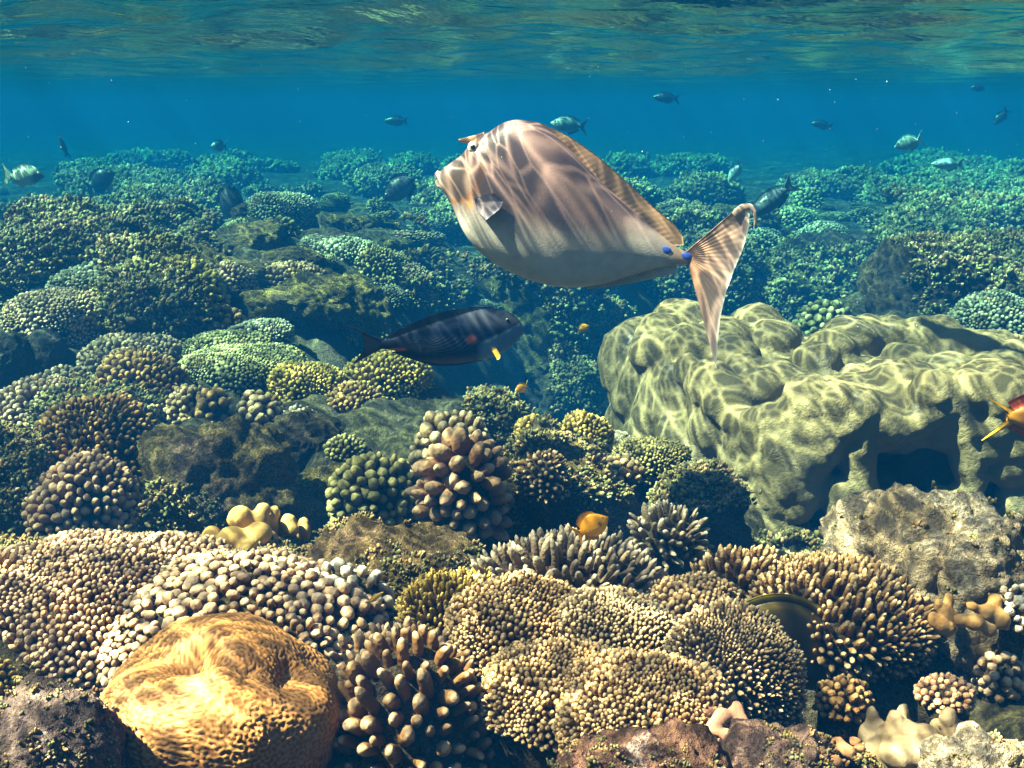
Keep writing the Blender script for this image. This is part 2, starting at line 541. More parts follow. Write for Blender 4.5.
PAL = {
    'tan':    ((.20, .095, .03), (.66, .46, .25)),
    'pink':   ((.25, .12, .05), (.76, .53, .35)),
    'salmon': ((.24, .10, .045), (.62, .38, .23)),
    'olive':  ((.11, .085, .028), (.40, .32, .13)),
    'yellow': ((.22, .13, .02), (.66, .47, .13)),
    'blue':   ((.19, .13, .08), (.56, .46, .34)),
    'brown':  ((.15, .07, .02), (.50, .29, .11)),
    'dark':   ((.16, .075, .025), (.62, .44, .28)),
    'green':  ((.10, .095, .04), (.40, .37, .17)),
    'white':  ((.28, .20, .13), (.82, .72, .60)),
    'grey':   ((.18, .11, .05), (.57, .42, .26)),
    'teal':   ((.13, .12, .075), (.46, .44, .29)),
}
BASE_ROCK = rock_mat(base=(.10, .075, .05), k=.3, pk=.3)
def place(cx, cyy, w, h, Y=None, squash=.8, minh=.16, maxh=1.4):
    """centre, sizes in metres of a dome that shows as w x h pixels around (cx, cyy)"""
    if Y is None:
        p = hit(cx, cyy + h * .22); Y = p[1]
    D = Y
    W = w * D / F
    a = math.atan2(CZ - on_plane(cx, cyy, Y)[1], Y)
    hh = h * D / F
    Wy = W * squash
    if Wy / 2 * math.sin(a) > .5 * hh: Wy = hh / math.sin(a)
    lowpart = Wy / 2 * math.sin(a)
    top = max(hh - lowpart, 1e-4)
    H = math.sqrt(max(top * top - lowpart * lowpart, (minh * W * math.cos(a)) ** 2)) / math.cos(a)
    H = min(max(H, minh * W), maxh * W)
    pcy = cyy + h / 2 - lowpart * F / D
    x, z = on_plane(cx, pcy, Y)
    return np.array([float(x), Y, float(z)]), W, Wy, H
def colony(name, cx, cyy, w, h, fpx, kind, pal, label, cat='coral', Y=None, group=None, tilt=(0, 0), **kw):
    fl = min(fpx * .68 * kw.get('Lr', 1.0) * .85, .35 * h, .25 * w)
    loc, W, Wy, H = place(cx, cyy + fl * .3, w - fl * .9, h - fl * .65, Y, kw.pop('squash', .8), kw.pop('minh', .16))
    s = fpx * .68 * loc[1] / F
    kw['Lr'] = kw.get('Lr', 1.0) * .85
    gz = float(seabed(np.array([loc[0]]), np.array([loc[1]]))[0])
    kw.setdefault('below', max(H * .5, loc[2] - gz + .06))
    crown, base = colony_meshes(W, Wy, H, s, kind, int(cx * 7 + cyy * 13) % 9973, **kw)
    t = empty(name, loc, label, cat, group)
    t.rotation_euler = (R(tilt[0]), R(tilt[1]), 0)
    b_, t_ = PAL[pal]
    link('crown', crown, coral_mat(b_, t_, pores=min(420, max(120, 2.4 / s)), t0=.66 if pal == 'dark' else .40), t)
    link('base', base, BASE_ROCK, t)
    return t

def rock_mesh(W, Wy, H, seed, sub=6, rough=1.0, below=.5, lumps=.3, sq=.8):
    iv, jf = ico(sub)
    ax = np.array([W / 2, Wy / 2, H])
    q = np.sign(iv) * np.abs(iv) ** sq
    p = q * ax
    S = (W * Wy * max(H, W * .3)) ** (1 / 3)
    o = seed * 7.13
    w = worley3(p + o, S * .42, seed) * lumps + worley3(p + o, S * .17, seed + 1) * lumps * .45
    f = fbm(p / (S * .6) + o, 6, seed + 2, .64)
    f2 = worley3(p + o, S * .07, seed + 5) * .05
    p = p + iv * ((w + (.34 * f + f2 * 1.5) * rough) * S * .45)[:, None]
    low = iv[:, 2] < 0
    p[low, 2] *= below / max(H, 1e-3) if below > H else 1
    return mesh_np('rock', p, [jf], None)
def rock(cx, cyy, w, h, label, mat=None, Y=None, name='reef_rock', group=None, **kw):
    loc, W, Wy, H = place(cx, cyy, w * .86, h * .9, Y, kw.pop('squash', .85), kw.pop('minh', .2))
    gz = float(seabed(np.array([loc[0]]), np.array([loc[1]]))[0])
    kw.setdefault('below', max(H, loc[2] - gz + .05))
    seed = int(cx * 5 + cyy * 11) % 997
    o = link(name, rock_mesh(W, Wy, H, seed, **kw), mat or rock_mat(), None, loc)
    return tag(o, label, 'rock', group)
# ------------------------------------------------------------------ the great lobed boulder coral
def remesh(v_list, f_list, voxel, smooth_it=4, name='lobed'):
    off, V, Fc = 0, [], []
    for v, f in zip(v_list, f_list):
        V.append(v); Fc.append(f + off); off += len(v)
    me = mesh_np(name + '_source', np.concatenate(V), [np.concatenate(Fc)])
    o = bpy.data.objects.new(name + '_source', me)
    COL.objects.link(o)
    md = o.modifiers.new('r', 'REMESH'); md.mode = 'VOXEL'; md.voxel_size = voxel; md.use_smooth_shade = True
    ms = o.modifiers.new('s', 'SMOOTH'); ms.factor = .5; ms.iterations = smooth_it
    dg = bpy.context.evaluated_depsgraph_get()
    out = bpy.data.meshes.new_from_object(o.evaluated_get(dg))
    bpy.data.objects.remove(o, do_unlink=True)
    bpy.data.meshes.remove(me)
    out.name = name
    return out
def blob(c, rad, sub=3, sc=(1, 1, 1), seed=0, rough=.05):
    v, f = ico(sub)
    q = v * np.array(sc) * rad
    return np.array(c) + q * (1 + rough * fbm(v * 1.6 + seed * 1.37, 2, seed))[:, None], f
def surf_co(me):
    n = len(me.vertices)
    a = np.empty(n * 3, np.float32); me.vertices.foreach_get('co', a)
    return a.reshape(-1, 3).astype(float)

ZT = CZ - .60
def front_Y(px): return float(np.interp(px, [600, 620, 650, 700, 760, 830, 1024, 1200], [2.75, 2.62, 2.38, 2.14, 1.95, 1.86, 1.84, 1.8]))
def back_Y(px): return float(np.interp(px, [600, 640, 700, 790, 860, 1024, 1200], [2.62, 2.66, 2.62, 2.50, 2.52, 2.48, 2.46]))
def boulder():
    r = np.random.default_rng(3)
    Vl, Fl = [], []
    lobes = [(680,322,22),(660,332,18),(700,319,15),(632,345,16),(650,352,18),(638,372,19),(640,397,22),(634,425,22),(660,415,22),(675,377,13),(690,372,14),(677,392,13),(720,340,22),(733,356,20),(735,334,14),(757,326,20),(772,338,20),(783,335,14),(710,385,22),(725,400,20),(690,345,20),(745,370,15),(670,410,16),(625,395,14),
      (655,442,26),(690,437,26),(715,427,20),(700,462,24),(680,452,20),(705,407,14),(720,417,14),(662,470,22),(690,488,20),(720,480,18),(640,455,16),
      (738,420,14),(740,442,13),(755,423,12),(755,441,12),(769,419,12),(769,441,13),(735,458,13),(751,464,13),(770,462,16),(785,442,20),(800,420,20),(790,470,24),(775,492,20),(800,455,18),(810,400,18),(780,380,20),(760,387,18),(800,385,16),(755,370,14),(745,482,12),(760,502,16),(775,522,18),(790,542,18),(750,520,16),
      (835,403,13),(845,420,16),(860,412,14),(857,430,13),(857,448,13),(858,466,12),(861,484,11),(865,502,11),(869,520,11),(877,424,11),(890,429,10),(903,428,10),(917,420,11),(930,411,12),(944,403,13),(957,408,12),(961,425,12),(963,443,11),(967,462,11),(972,480,10),
      (832,437,11),(824,450,11),(816,463,11),(809,477,11),(803,490,12),(798,505,12),(840,492,10),(838,506,10),
      (850,338,20),(870,332,17),(890,333,17),(920,336,18),(940,336,18),(960,346,18),(980,350,18),(830,348,18),(815,360,17),(900,356,13),(915,358,13),(880,374,15),(860,380,16),(950,375,22),(985,377,22),(1010,370,20),(930,388,16),(1000,397,24),(970,392,20),(1020,410,22),(990,422,18),(1010,440,18),(1000,345,13),(1020,358,17),(1008,465,14),(985,448,12),(818,423,17),(932,392,18),(1020,500,16),(1012,525,16),(940,500,10),(955,512,10),(930,515,9)]
    for a, b in [((860,412,14),(857,430,13)),((857,430,13),(857,448,13)),((857,448,13),(858,466,12)),((858,466,12),(861,484,11)),((861,484,11),(865,502,11)),((865,502,11),(869,520,11)),((957,408,12),(961,425,12)),((961,425,12),(963,443,11)),((963,443,11),(967,462,11)),((967,462,11),(972,480,10)),((832,437,11),(824,450,11)),((824,450,11),(816,463,11)),((816,463,11),(809,477,11)),((809,477,11),(803,490,12)),((940,500,10),(955,512,10)),((972,480,10),(955,512,10))]:
        lobes.append(tuple((p_ + q_) / 2 for p_, q_ in zip(a, b)))
    for _ in range(30): lobes.append((r.uniform(1035, 1150), r.uniform(335, 520), r.uniform(15, 24)))
    for px in range(860, 1160, 15): lobes.append((px + r.uniform(-5, 5), 535 + r.uniform(-8, 8), r.uniform(13, 18)))
    n_rim = len(lobes)
    for _ in range(75): lobes.append((r.uniform(812, 1150), r.uniform(436, 535), r.uniform(11, 17)))
    for i, (px, py, rp) in enumerate(lobes):
        if py > 395 and px > 790: rp *= 1.28
        elif py > 395: rp *= 1.15
        Yf, Yb = front_Y(px), back_Y(px)
        u, w, q = [float(a) for a in ray(px, py)]
        Yt = -.859 / (q / w - .14)
        Yt = min(Yt, Yb)
        Y = max(Yf, Yt)
        if py > 380 and px > 805: Y = Yf + .02
        if i >= n_rim: Y = Yf + r.uniform(.13, .22)
        rad = rp * Y / F * 1.12
        top_ = Y > Yf + .06
        rad *= 1.25 if top_ else 1.12
        x, z = on_plane(px, py, Y + rad * .55)
        v, f = blob((float(x), Y + rad * .55, float(z) - (.10 * rad if top_ else 0)), rad, 3, (1.05, 1.2, .92) if top_ else (1, 1.15, r.uniform(.95, 1.2)), i, .06)
        Vl.append(v); Fl.append(f)
    # the mass behind the lobes; hollows stay where the front is undercut
    for px in range(625, 1180, 22):
        Yf, Yb = front_Y(px), back_Y(px)
        inset = .20 + (.13 if px > 815 else 0)
        for zz, g in ((ZT - .15, 0), (ZT - .32, .02), (ZT - .48, .06)):
            Y = Yf + inset + g
            while Y < Yb - .05:
                x, _ = on_plane(px, 384, Y)
                v, f = blob((float(x), Y, zz + .14 * (Y - 1.85)), .135, 2, (1, 1, 1), px)
                Vl.append(v); Fl.append(f)
                Y += .12
    # a cover over the undercut hollows
    for px in range(845, 1170, 16):
        for py, dd in ((392, .14), (404, .12), (414, .10), (426, .10), (420, .22), (430, .34)):
            Y = front_Y(px) + dd + r.uniform(-.02, .03); py = py + r.uniform(-7, 7)
            x, z = on_plane(px, py, Y)
            v, f = blob((float(x), Y, float(z)), r.uniform(.042, .064), 2, (1.2, 1.5, .9), px); Vl.append(v); Fl.append(f)
    me = remesh(Vl, Fl, .0075, 1, 'colony_surface')
    co = surf_co(me)
    c = co.mean(0); c[2] = CZ - 1.1
    nz = fbm(co * 14, 4, 8); nb = fbm(co * 55, 3, 18)
    me.vertices.foreach_set('co', np.ascontiguousarray((co - c + np.stack([nb * .0012, nb * .0012, nz * .004 + nb * .0015], 1)), dtype=np.float32).ravel())
    m, nt, b = new_mat('smooth_boulder_coral_skin')
    g = N(nt, 'ShaderNodeTexCoord').outputs['Object']
    n1, n2, n3 = noise(nt, g, 4, 4), noise(nt, g, 30, 5, .65), noise(nt, g, 9, 6, .7)
    cc = mixc(nt, n1, (.14, .104, .052), (.215, .168, .09))
    cc = mixc(nt, math_n(nt, 'MULTIPLY', ramp(nt, n2, .45, .70), .5), cc, (.13, .095, .035))
    cc = mixc(nt, math_n(nt, 'MULTIPLY', ramp(nt, n3, .56, .66), .8), cc, (.13, .11, .09))
    cc = mixc(nt, math_n(nt, 'MULTIPLY', ramp(nt, n3, .66, .70), .7), cc, (.50, .46, .38))
    nt.links.new(cc, b.inputs['Base Color']); b.inputs['Roughness'].default_value = .8; b.inputs['Specular IOR Level'].default_value = .12
    h = math_n(nt, 'ADD', noise(nt, g, 120, 4, .7), math_n(nt, 'MULTIPLY', ramp(nt, n3, .58, .7), noise(nt, g, 45, 5, .8)))
    bump(nt, b, h, .6, .008)
    o = link('boulder_coral', me, m, None, c)
    tag(o, 'massive olive-yellow lobed boulder coral with smooth knobs and dark undercut hollows', 'coral')
boulder()

# ------------------------------------------------------------------ the brain coral
def brain():
    cx, cyy, w, h = 219, 702, 262, 172
    loc, W, Wy, H = place(cx, cyy, w, h, .84, .95)
    iv, jf = ico(7)
    q = np.sign(iv) * np.abs(iv) ** .80
    p = q * np.array([W / 2, Wy / 2, H])
    def dirof(px, py):
        x, z = on_plane(px, py, loc[1])
        o = np.array([0, 0, CZ]) - loc
        u, w_, q_ = [float(a) for a in ray(px, py)]
        d = np.array([u, w_, q_]); ax = np.array([W / 2, Wy / 2, H])
        A = ((d / ax) ** 2).sum(); B = 2 * (o * d / ax ** 2).sum(); C = ((o / ax) ** 2).sum() - 1
        disc = B * B - 4 * A * C
        t = (-B - math.sqrt(max(disc, 0))) / (2 * A)
        return o + d * t
    disp = .010 * fbm(p / .07, 2, 4)
    for px, py, rad, dep in ((188, 655, .016, -.021), (200, 664, .017, -.018), (172, 668, .018, -.010), (291, 672, .013, -.018), (289, 686, .014, -.018), (285, 698, .013, -.014), (243, 690, .014, -.006), (258, 712, .018, -.008), (206, 668, .012, -.007), (222, 672, .012, -.009), (240, 677, .012, -.010), (258, 681, .012, -.010), (274, 684, .012, -.010), (196, 725, .045, .014), (245, 640, .045, .010), (312, 712, .032, .014), (132, 690, .03, .012), (255, 725, .03, .008), (148, 740, .03, .007), (225, 676, .02, .008), (270, 735, .02, -.007)):
        c = dirof(px, py)
        disp = disp + dep * np.exp(-(((p - c) ** 2).sum(1)) / rad ** 2)
    r = np.random.default_rng(12)
    # a field with one wavelength: its level lines make the winding ridges
    lam = .0042
    fld = np.zeros(len(p))
    pd = p + iv * disp[:, None]
    wp = pd + .0016 * np.stack([vn(p / .02, 1), vn(p / .02, 2), vn(p / .02, 3)], 1)
    for _ in range(48):
        k = r.normal(size=3); k /= np.linalg.norm(k)
        fld += np.cos(wp @ k * (2 * math.pi / lam) + r.uniform(0, 6.28))
    fld /= math.sqrt(24)
    rid = np.tanh(fld * 1.6)
    p = p + iv * (disp + .0009 * rid + .0006 * fbm(p / .006, 2, 7))[:, None]
    low = iv[:, 2] < 0
    p[low, 2] *= 1.6
    m, nt, b = new_mat('brain_coral_skin')
    co = N(nt, 'ShaderNodeTexCoord').outputs['Object']
    n1, n2 = noise(nt, co, 16, 4), noise(nt, co, 45, 5, .7)
    t = attr(nt, 'tip').outputs['Fac']
    cc = mixc(nt, ramp(nt, t, .1, .8), (.15, .06, .015), (.36, .17, .055))
    cc = mixc(nt, math_n(nt, 'MULTIPLY', ramp(nt, n1, .48, .68), .45), cc, (.26, .11, .03))
    cc = mixc(nt, math_n(nt, 'MULTIPLY', ramp(nt, n2, .62, .75), .3), cc, (.44, .27, .16))
    nt.links.new(cc, b.inputs['Base Color']); b.inputs['Roughness'].default_value = .6; b.inputs['Specular IOR Level'].default_value = .2
    bump(nt, b, noise(nt, co, 400, 3), .3, .0012)
    o = link('brain_coral', mesh_np('colony_surface', p, [jf], {'tip': rid * .5 + .5}), m, None, loc)
    tag(o, 'orange-yellow brain coral with winding ridges and three deep dimples', 'coral')
brain()

# ------------------------------------------------------------------ small clusters of smooth lobes
def lobed(name, spec, Y, mat, label, voxel=.004, cat='coral'):
    Vl, Fl = [], []
    ctr = np.array([*[float(a) for a in (on_plane(np.mean([s[0] for s in spec]), 0, Y)[0],)], Y, 0])
    for i, (px, py, rp, dy) in enumerate(spec):
        rad = rp * Y / F
        x, z = on_plane(px, py, Y + dy)
        v, f = blob((float(x), Y + dy, float(z)), rad, 3, (1, 1, .95), i, .08); Vl.append(v); Fl.append(f)
        v, f = blob((float(x) * .6 + ctr[0] * .4, Y + dy + .02, float(z) - rad * 1.3), rad * .8, 2, (1, 1, 1.6), i); Vl.append(v); Fl.append(f)
    me = remesh(Vl, Fl, voxel, 2, 'lobe_surface')
    co = surf_co(me); c = co.mean(0)
    me.vertices.foreach_set('co', np.ascontiguousarray(co - c, dtype=np.float32).ravel())
    o = link(name, me, mat, None, c)
    return tag(o, label, cat)
def lobe_mat(a, b_, rough=.7):
    m, nt, b = new_mat('lobe_skin')
    g = N(nt, 'ShaderNodeTexCoord').outputs['Object']
    cc = mixc(nt, ramp(nt, noise(nt, g, 25, 5, .65), .3, .7), a, b_)
    nt.links.new(cc, b.inputs['Base Color']); b.inputs['Roughness'].default_value = rough; b.inputs['Specular IOR Level'].default_value = .15
    bump(nt, b, noise(nt, g, 220, 4, .7), .5, .002)
    return m
YL = lobe_mat((.34, .19, .05), (.52, .33, .11))
lobed('lobe_coral', [(212, 535, 11, .0), (240, 518, 14, .02), (258, 522, 12, .03), (232, 540, 16, -.02), (258, 535, 15, -.01), (263, 510, 9, .04), (247, 548, 10, -.03), (222, 548, 9, -.02)], 1.24, YL, 'smooth yellow coral of rounded lobes above the beige knob coral')
lobed('lobe_coral', [(288, 522, 10, .02), (292, 530, 8, .01), (283, 531, 7, .02)], 1.28, YL, 'single small yellow lobe coral beside the larger cluster of lobes', .003)
OR = lobe_mat((.30, .14, .04), (.48, .27, .10))
lobed('lobe_coral', [(985, 612, 10, .02), (995, 600, 9, .03), (975, 622, 11, .0), (960, 620, 8, .0), (1000, 620, 12, .02), (972, 606, 7, .02), (990, 630, 9, 0)], .92, OR, 'orange-brown stubby lobes beside the sunlit pale rock')
lobed('lobe_coral', [(820, 738, 9, .0), (838, 744, 10, .0), (826, 750, 10, -.02), (855, 742, 8, .02), (848, 752, 9, -.01), (835, 762, 9, -.04), (860, 748, 8, 0)], .72, lobe_mat((.42, .17, .07), (.62, .33, .15)), 'cluster of bright orange nubs beside the pale pointed rock')
lobed('lobe_coral', [(722, 716, 11, .0), (737, 708, 9, .01), (712, 728, 10, -.01), (742, 722, 10, 0), (727, 735, 9, -.02)], .74, lobe_mat((.34, .15, .09), (.52, .28, .19)), 'dull red knobs under the rim of the fine finger coral')
lobed('reef_rock', [(888, 735, 14, .0), (895, 718, 10, .0), (905, 730, 14, 0), (925, 738, 17, -.01), (948, 716, 11, 0), (956, 732, 16, 0), (900, 752, 22, -.02), (935, 755, 24, -.03), (970, 755, 20, -.02), (985, 748, 14, 0), (940, 728, 13, .01)], .76, lobe_mat((.14, .09, .045), (.31, .23, .145)), 'pale cream rock with two blunt peaks below the dark hole', .004, 'rock')
# ------------------------------------------------------------------ rocks one can tell apart
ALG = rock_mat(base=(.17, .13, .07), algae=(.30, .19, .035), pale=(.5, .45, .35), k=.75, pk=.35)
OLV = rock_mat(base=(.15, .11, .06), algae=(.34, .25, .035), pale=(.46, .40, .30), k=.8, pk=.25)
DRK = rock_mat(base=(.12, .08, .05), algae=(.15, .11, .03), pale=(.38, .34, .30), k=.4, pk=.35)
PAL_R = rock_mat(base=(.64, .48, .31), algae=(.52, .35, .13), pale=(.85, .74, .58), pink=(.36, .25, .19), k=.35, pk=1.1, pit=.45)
PUR = rock_mat(base=(.26, .18, .17), algae=(.24, .16, .10), pale=(.60, .50, .48), pink=(.30, .15, .19), k=.3, pk=.75)
CRS = rock_mat(base=(.20, .13, .065), algae=(.28, .18, .05), pale=(.56, .48, .38), pink=(.24, .12, .11), k=.55, pk=.6)
SMO = rock_mat(base=(.10, .09, .075), algae=(.12, .11, .06), pale=(.2, .18, .14), k=.4, pk=.05)
rock(20, 490, 110, 110, 'rock overgrown with golden algae beside the orange knob coral', ALG, sub=6)
rock(225, 497, 165, 118, 'broad olive mound with a yellow algae crest beneath the brown knob corals', ALG, sub=6, rough=1.4, lumps=.4)
rock(120, 420, 150, 60, 'shadowed olive rock ledge under the two stacked finger plates', OLV)
rock(10, 358, 56, 56, 'smooth grey-brown boulder next to a tent-shaped one', SMO, lumps=.1, rough=.5)
rock(45, 355, 52, 50, 'tent-shaped smooth dark rock with a ridged top', SMO, lumps=.1, rough=.5)
rock(345, 500, 100, 70, 'sloping rock with a bright yellow-green algae patch beside the green knob coral', OLV)
rock(390, 575, 190, 80, 'brown encrusted rock between the knob corals and the yellow acropora', CRS, Y=1.2, sub=6)
rock(560, 500, 150, 95, 'rock with a rusty yellow crest holding the small white-tipped coral', ALG, Y=1.85, sub=6)
rock(490, 425, 60, 55, 'mossy green mound behind the salmon knob coral', OLV)
rock(416+85, 405, 26, 34, 'pale upright stub of rock poking out of the mossy mound', rock_mat(base=(.32, .3, .22), k=.3, pk=.6))
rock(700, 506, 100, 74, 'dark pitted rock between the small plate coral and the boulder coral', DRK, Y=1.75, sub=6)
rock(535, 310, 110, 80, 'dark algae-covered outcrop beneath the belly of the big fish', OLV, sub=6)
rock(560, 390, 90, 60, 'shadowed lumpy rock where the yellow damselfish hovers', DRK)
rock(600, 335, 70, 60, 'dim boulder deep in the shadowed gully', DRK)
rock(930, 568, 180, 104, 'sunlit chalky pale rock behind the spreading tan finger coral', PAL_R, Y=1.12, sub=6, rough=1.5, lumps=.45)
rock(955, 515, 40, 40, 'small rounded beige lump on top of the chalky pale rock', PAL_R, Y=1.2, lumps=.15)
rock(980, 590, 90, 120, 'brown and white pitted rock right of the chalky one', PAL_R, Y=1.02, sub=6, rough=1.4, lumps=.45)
rock(50, 742, 150, 90, 'rough purple-grey rock below the dark hole beside the brain coral', PUR, Y=.72, sub=6)
rock(330, 690, 60, 130, 'purplish crusted rock wedged between brain coral and brown finger coral', PUR, Y=.95)
rock(640, 776, 200, 44, 'pink coralline-crusted rock along the rim under the fine finger coral', rock_mat(base=(.34, .17, .13), algae=(.36, .20, .08), pale=(.66, .52, .46), pink=(.42, .16, .17), k=.4, pk=.7), Y=.68, sub=6)
rock(780, 765, 140, 46, 'pale pink rubble rock beside the orange nubs', rock_mat(base=(.36, .22, .17), algae=(.36, .22, .1), pale=(.68, .58, .52), pink=(.42, .2, .18), k=.3, pk=.8), Y=.69, sub=6)
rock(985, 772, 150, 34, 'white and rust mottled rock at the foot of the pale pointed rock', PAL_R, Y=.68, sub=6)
rock(60, 672, 200, 40, 'dark hollow ledge under the fine beige finger carpet', DRK, Y=1.02)
rock(355, 565, 50, 24, 'small white sand-dusted slab beside the brown crusted rock', rock_mat(base=(.6, .56, .48), algae=(.5, .45, .35), pale=(.75, .72, .65), k=.2, pk=.6), Y=1.27)
rock(545, 440, 36, 40, 'rounded cream lump beside the yellow-green finger coral', PAL_R, lumps=.15, Y=2.0)
rock(618, 443, 24, 18, 'small pale grey slab at the foot of the boulder coral', PAL_R, Y=2.2)
rock(800, 300, 120, 60, 'shaded mound behind the boulder coral under the plate corals', OLV)
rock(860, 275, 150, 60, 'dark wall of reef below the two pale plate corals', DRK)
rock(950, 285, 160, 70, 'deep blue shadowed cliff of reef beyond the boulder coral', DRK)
rock(700, 285, 90, 50, 'dim green rock beneath the tail of the big fish', OLV)
rock(150, 305, 110, 50, 'low olive rubble mound with knobby brown stalks', OLV)
rock(330, 305, 120, 50, 'mossy hummock below the pink-beige plate pair', OLV)
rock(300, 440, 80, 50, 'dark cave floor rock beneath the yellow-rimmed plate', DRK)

# ------------------------------------------------------------------ corals near the camera
C = colony
C('finger_coral', 70, 612, 270, 146, 9.8, 'stub', 'pink', 'carpet of fine pinkish-beige coral fingers beside the coarser beige knobs', Y=1.08, Lr=1.3, low=-.45, lob=.25, clump=(.08, .018))
C('finger_coral', 150, 565, 190, 50, 9.5, 'stub', 'pink', 'fine beige coral mound rising behind the carpet of pinkish fingers', Y=1.16, Lr=1.3, low=-.2)
C('knob_coral', 240, 612, 290, 140, 16, 'knob', 'pink', 'coarse beige knob coral behind the orange brain coral', Y=1.05, Lr=1.2, low=-.5, lob=.3)
C('knob_coral', 345, 592, 95, 60, 18, 'knob', 'white', 'whitish knob coral on the brown crusted rock', Y=1.07, Lr=1.1)
C('finger_coral', 416, 700, 175, 160, 24, 'finger', 'dark', 'brown coral of thick upright fingers with white tips', Y=.84, Lr=1.7, up=.4, low=-.6, fat=.45, lob=.1, seg=10)
C('finger_coral', 405, 655, 150, 60, 18, 'finger', 'pink', 'pink-beige fingers with bleached tips above the brown thick-fingered coral', Y=.95, Lr=1.8, up=.5, fat=.45, seg=8)
C('acropora_coral', 452, 598, 118, 66, 8.5, 'finger', 'yellow', 'golden cushion of fine acropora branches beside the grey-blue one', Y=1.02, Lr=2.6, up=.5, fat=.44, low=-.3)
C('acropora_coral', 566, 578, 200, 110, 14, 'finger', 'blue', 'grey-blue acropora with long spreading fingers under the orange damselfish', Y=1.06, Lr=2.6, up=.2, fat=.43, low=-.5, seg=8)
C('acropora_coral', 520, 620, 130, 70, 7.8, 'stub', 'tan', 'tan clustered acropora between the golden cushion and the big mat', Y=.95, Lr=1.6, clump=(.045, .016), low=-.3)
C('acropora_coral', 610, 640, 140, 80, 7.8, 'stub', 'grey', 'grey-brown cauliflower acropora in the middle of the coral mat', Y=.93, Lr=1.6, clump=(.05, .02), low=-.3)
C('acropora_coral', 560, 690, 150, 80, 8, 'stub', 'tan', 'shaded tan acropora mat beside the thick white-tipped fingers', Y=.84, Lr=1.5, clump=(.04, .016), low=-.3)
C('acropora_coral', 730, 655, 180, 115, 8.2, 'finger', 'grey', 'wide grey-beige acropora plate covering part of the butterflyfish', Y=.86, Lr=2.2, up=.3, fat=.46, low=-.25, lob=.22)
C('acropora_coral', 650, 710, 165, 90, 8.5, 'stub', 'tan', 'bright tan acropora with a scalloped rim above the pink rock', Y=.78, Lr=1.6, clump=(.04, .018), low=-.4, lob=.25)
C('acropora_coral', 690, 605, 90, 50, 7.8, 'stub', 'tan', 'small tan acropora patch joining mat and spreading finger coral', Y=1.0, Lr=1.6, clump=(.04, .012))
C('acropora_coral', 690, 755, 90, 46, 8, 'stub', 'pink', 'pink-white acropora scrap growing on the pink rock', Y=.70, Lr=1.5)
C('finger_coral', 745, 578, 120, 72, 11.5, 'finger', 'tan', 'cream-tipped finger coral at the near end of the spreading tan colony', Y=1.08, Lr=2.0, up=.45, fat=.44, low=-.3, seg=8)
C('finger_coral', 848, 600, 200, 100, 11.5, 'finger', 'tan', 'spreading tan finger coral with golden knobs in front of the chalky rock', Y=1.02, Lr=2.1, up=.4, fat=.45, low=-.5, seg=8, tilt=(6, 6))
C('finger_coral', 5, 678, 36, 40, 8, 'stub', 'yellow', 'tiny yellow-white coral tuft over the dark hole', Y=.92, Lr=1.2)
C('knob_coral', 1014, 602, 36, 46, 11, 'lobe', 'white', 'white rounded knobs at the edge of the brown and white pitted rock', Y=.95, Lr=1.2)
C('knob_coral', 998, 668, 56, 50, 12, 'lobe', 'pink', 'pinkish knob coral on the brown and white pitted rock', Y=.95, Lr=1.1)
C('knob_coral', 842, 694, 60, 40, 10, 'lobe', 'brown', 'small brown knob coral shaded in the hole under the spreading tan coral', Y=.84, Lr=1.2, low=-.3)
C('knob_coral', 945, 690, 64, 36, 9, 'lobe', 'salmon', 'low reddish knob coral in the shade above the pale pointed rock', Y=.88, Lr=1.2, low=-.3)
# ------------------------------------------------------------------ corals in the middle distance
C('knob_coral', 280, 472, 34, 40, 11, 'lobe', 'brown', 'small column of orange-tipped knobs on the flank of the olive mound', Lr=1.3, low=-.5, Y=1.95)
C('knob_coral', 204, 462, 30, 20, 12, 'lobe', 'yellow', 'two or three cream lumps on the crest of the olive mound', Lr=1.1, Y=1.93)
C('finger_coral', 300, 418, 40, 26, 6, 'stub', 'blue', 'shaded bluish finger coral at the mouth of the dark cave', Lr=1.4, low=-.4)
C('finger_coral', 345, 445, 44, 22, 6, 'stub', 'olive', 'shaded olive finger coral behind the green knob coral', Lr=1.4, low=-.3)
C('knob_coral', 452, 444, 0+94, 66, 13, 'lobe', 'grey', 'beige knob coral behind the salmon one', Lr=1.3, low=-.5, Y=1.95)
C('knob_coral', 466, 470, 92, 74, 17, 'lobe', 'salmon', 'salmon-brown knob coral with long rounded fingers', Lr=1.9, low=-.7, up=.15, Y=1.68, minh=.3)
C('knob_coral', 375, 482, 92, 58, 13, 'lobe', 'olive', 'olive-green knob coral sloping beside the salmon one', Lr=1.2, low=-.5, Y=1.85)
C('finger_coral', 545, 468, 50, 38, 7.5, 'finger', 'dark', 'neat little dome coral with white-tipped fingers on the rusty rock', Lr=1.5, low=-.5, up=.1, Y=1.72, fat=.5, squash=.9)
C('finger_coral', 535, 428, 42, 28, 5.5, 'finger', 'yellow', 'small yellow-green finger coral beside the rounded cream lump', Lr=1.8, low=-.2, Y=2.05)
C('finger_coral', 582, 430, 58, 38, 5.5, 'finger', 'yellow', 'yellow-green finger coral with tight golden tips near the boulder coral', Lr=1.9, low=-.3, Y=2.05)
C('finger_coral', 588, 396, 48, 44, 6, 'stub', 'blue', 'dusky blue-grey finger coral in the shadow of the boulder coral', Lr=1.4, low=-.3)
C('table_coral', 648, 456, 84, 40, 5, 'finger', 'olive', 'fine olive plate coral at the foot of the boulder coral', Lr=1.6, shape='plate', Y=1.95)
C('knob_coral', 622, 466, 44, 22, 9, 'lobe', 'tan', 'few tan knobs on the rusty rock beside the fine plate', Lr=1.2, Y=1.85)
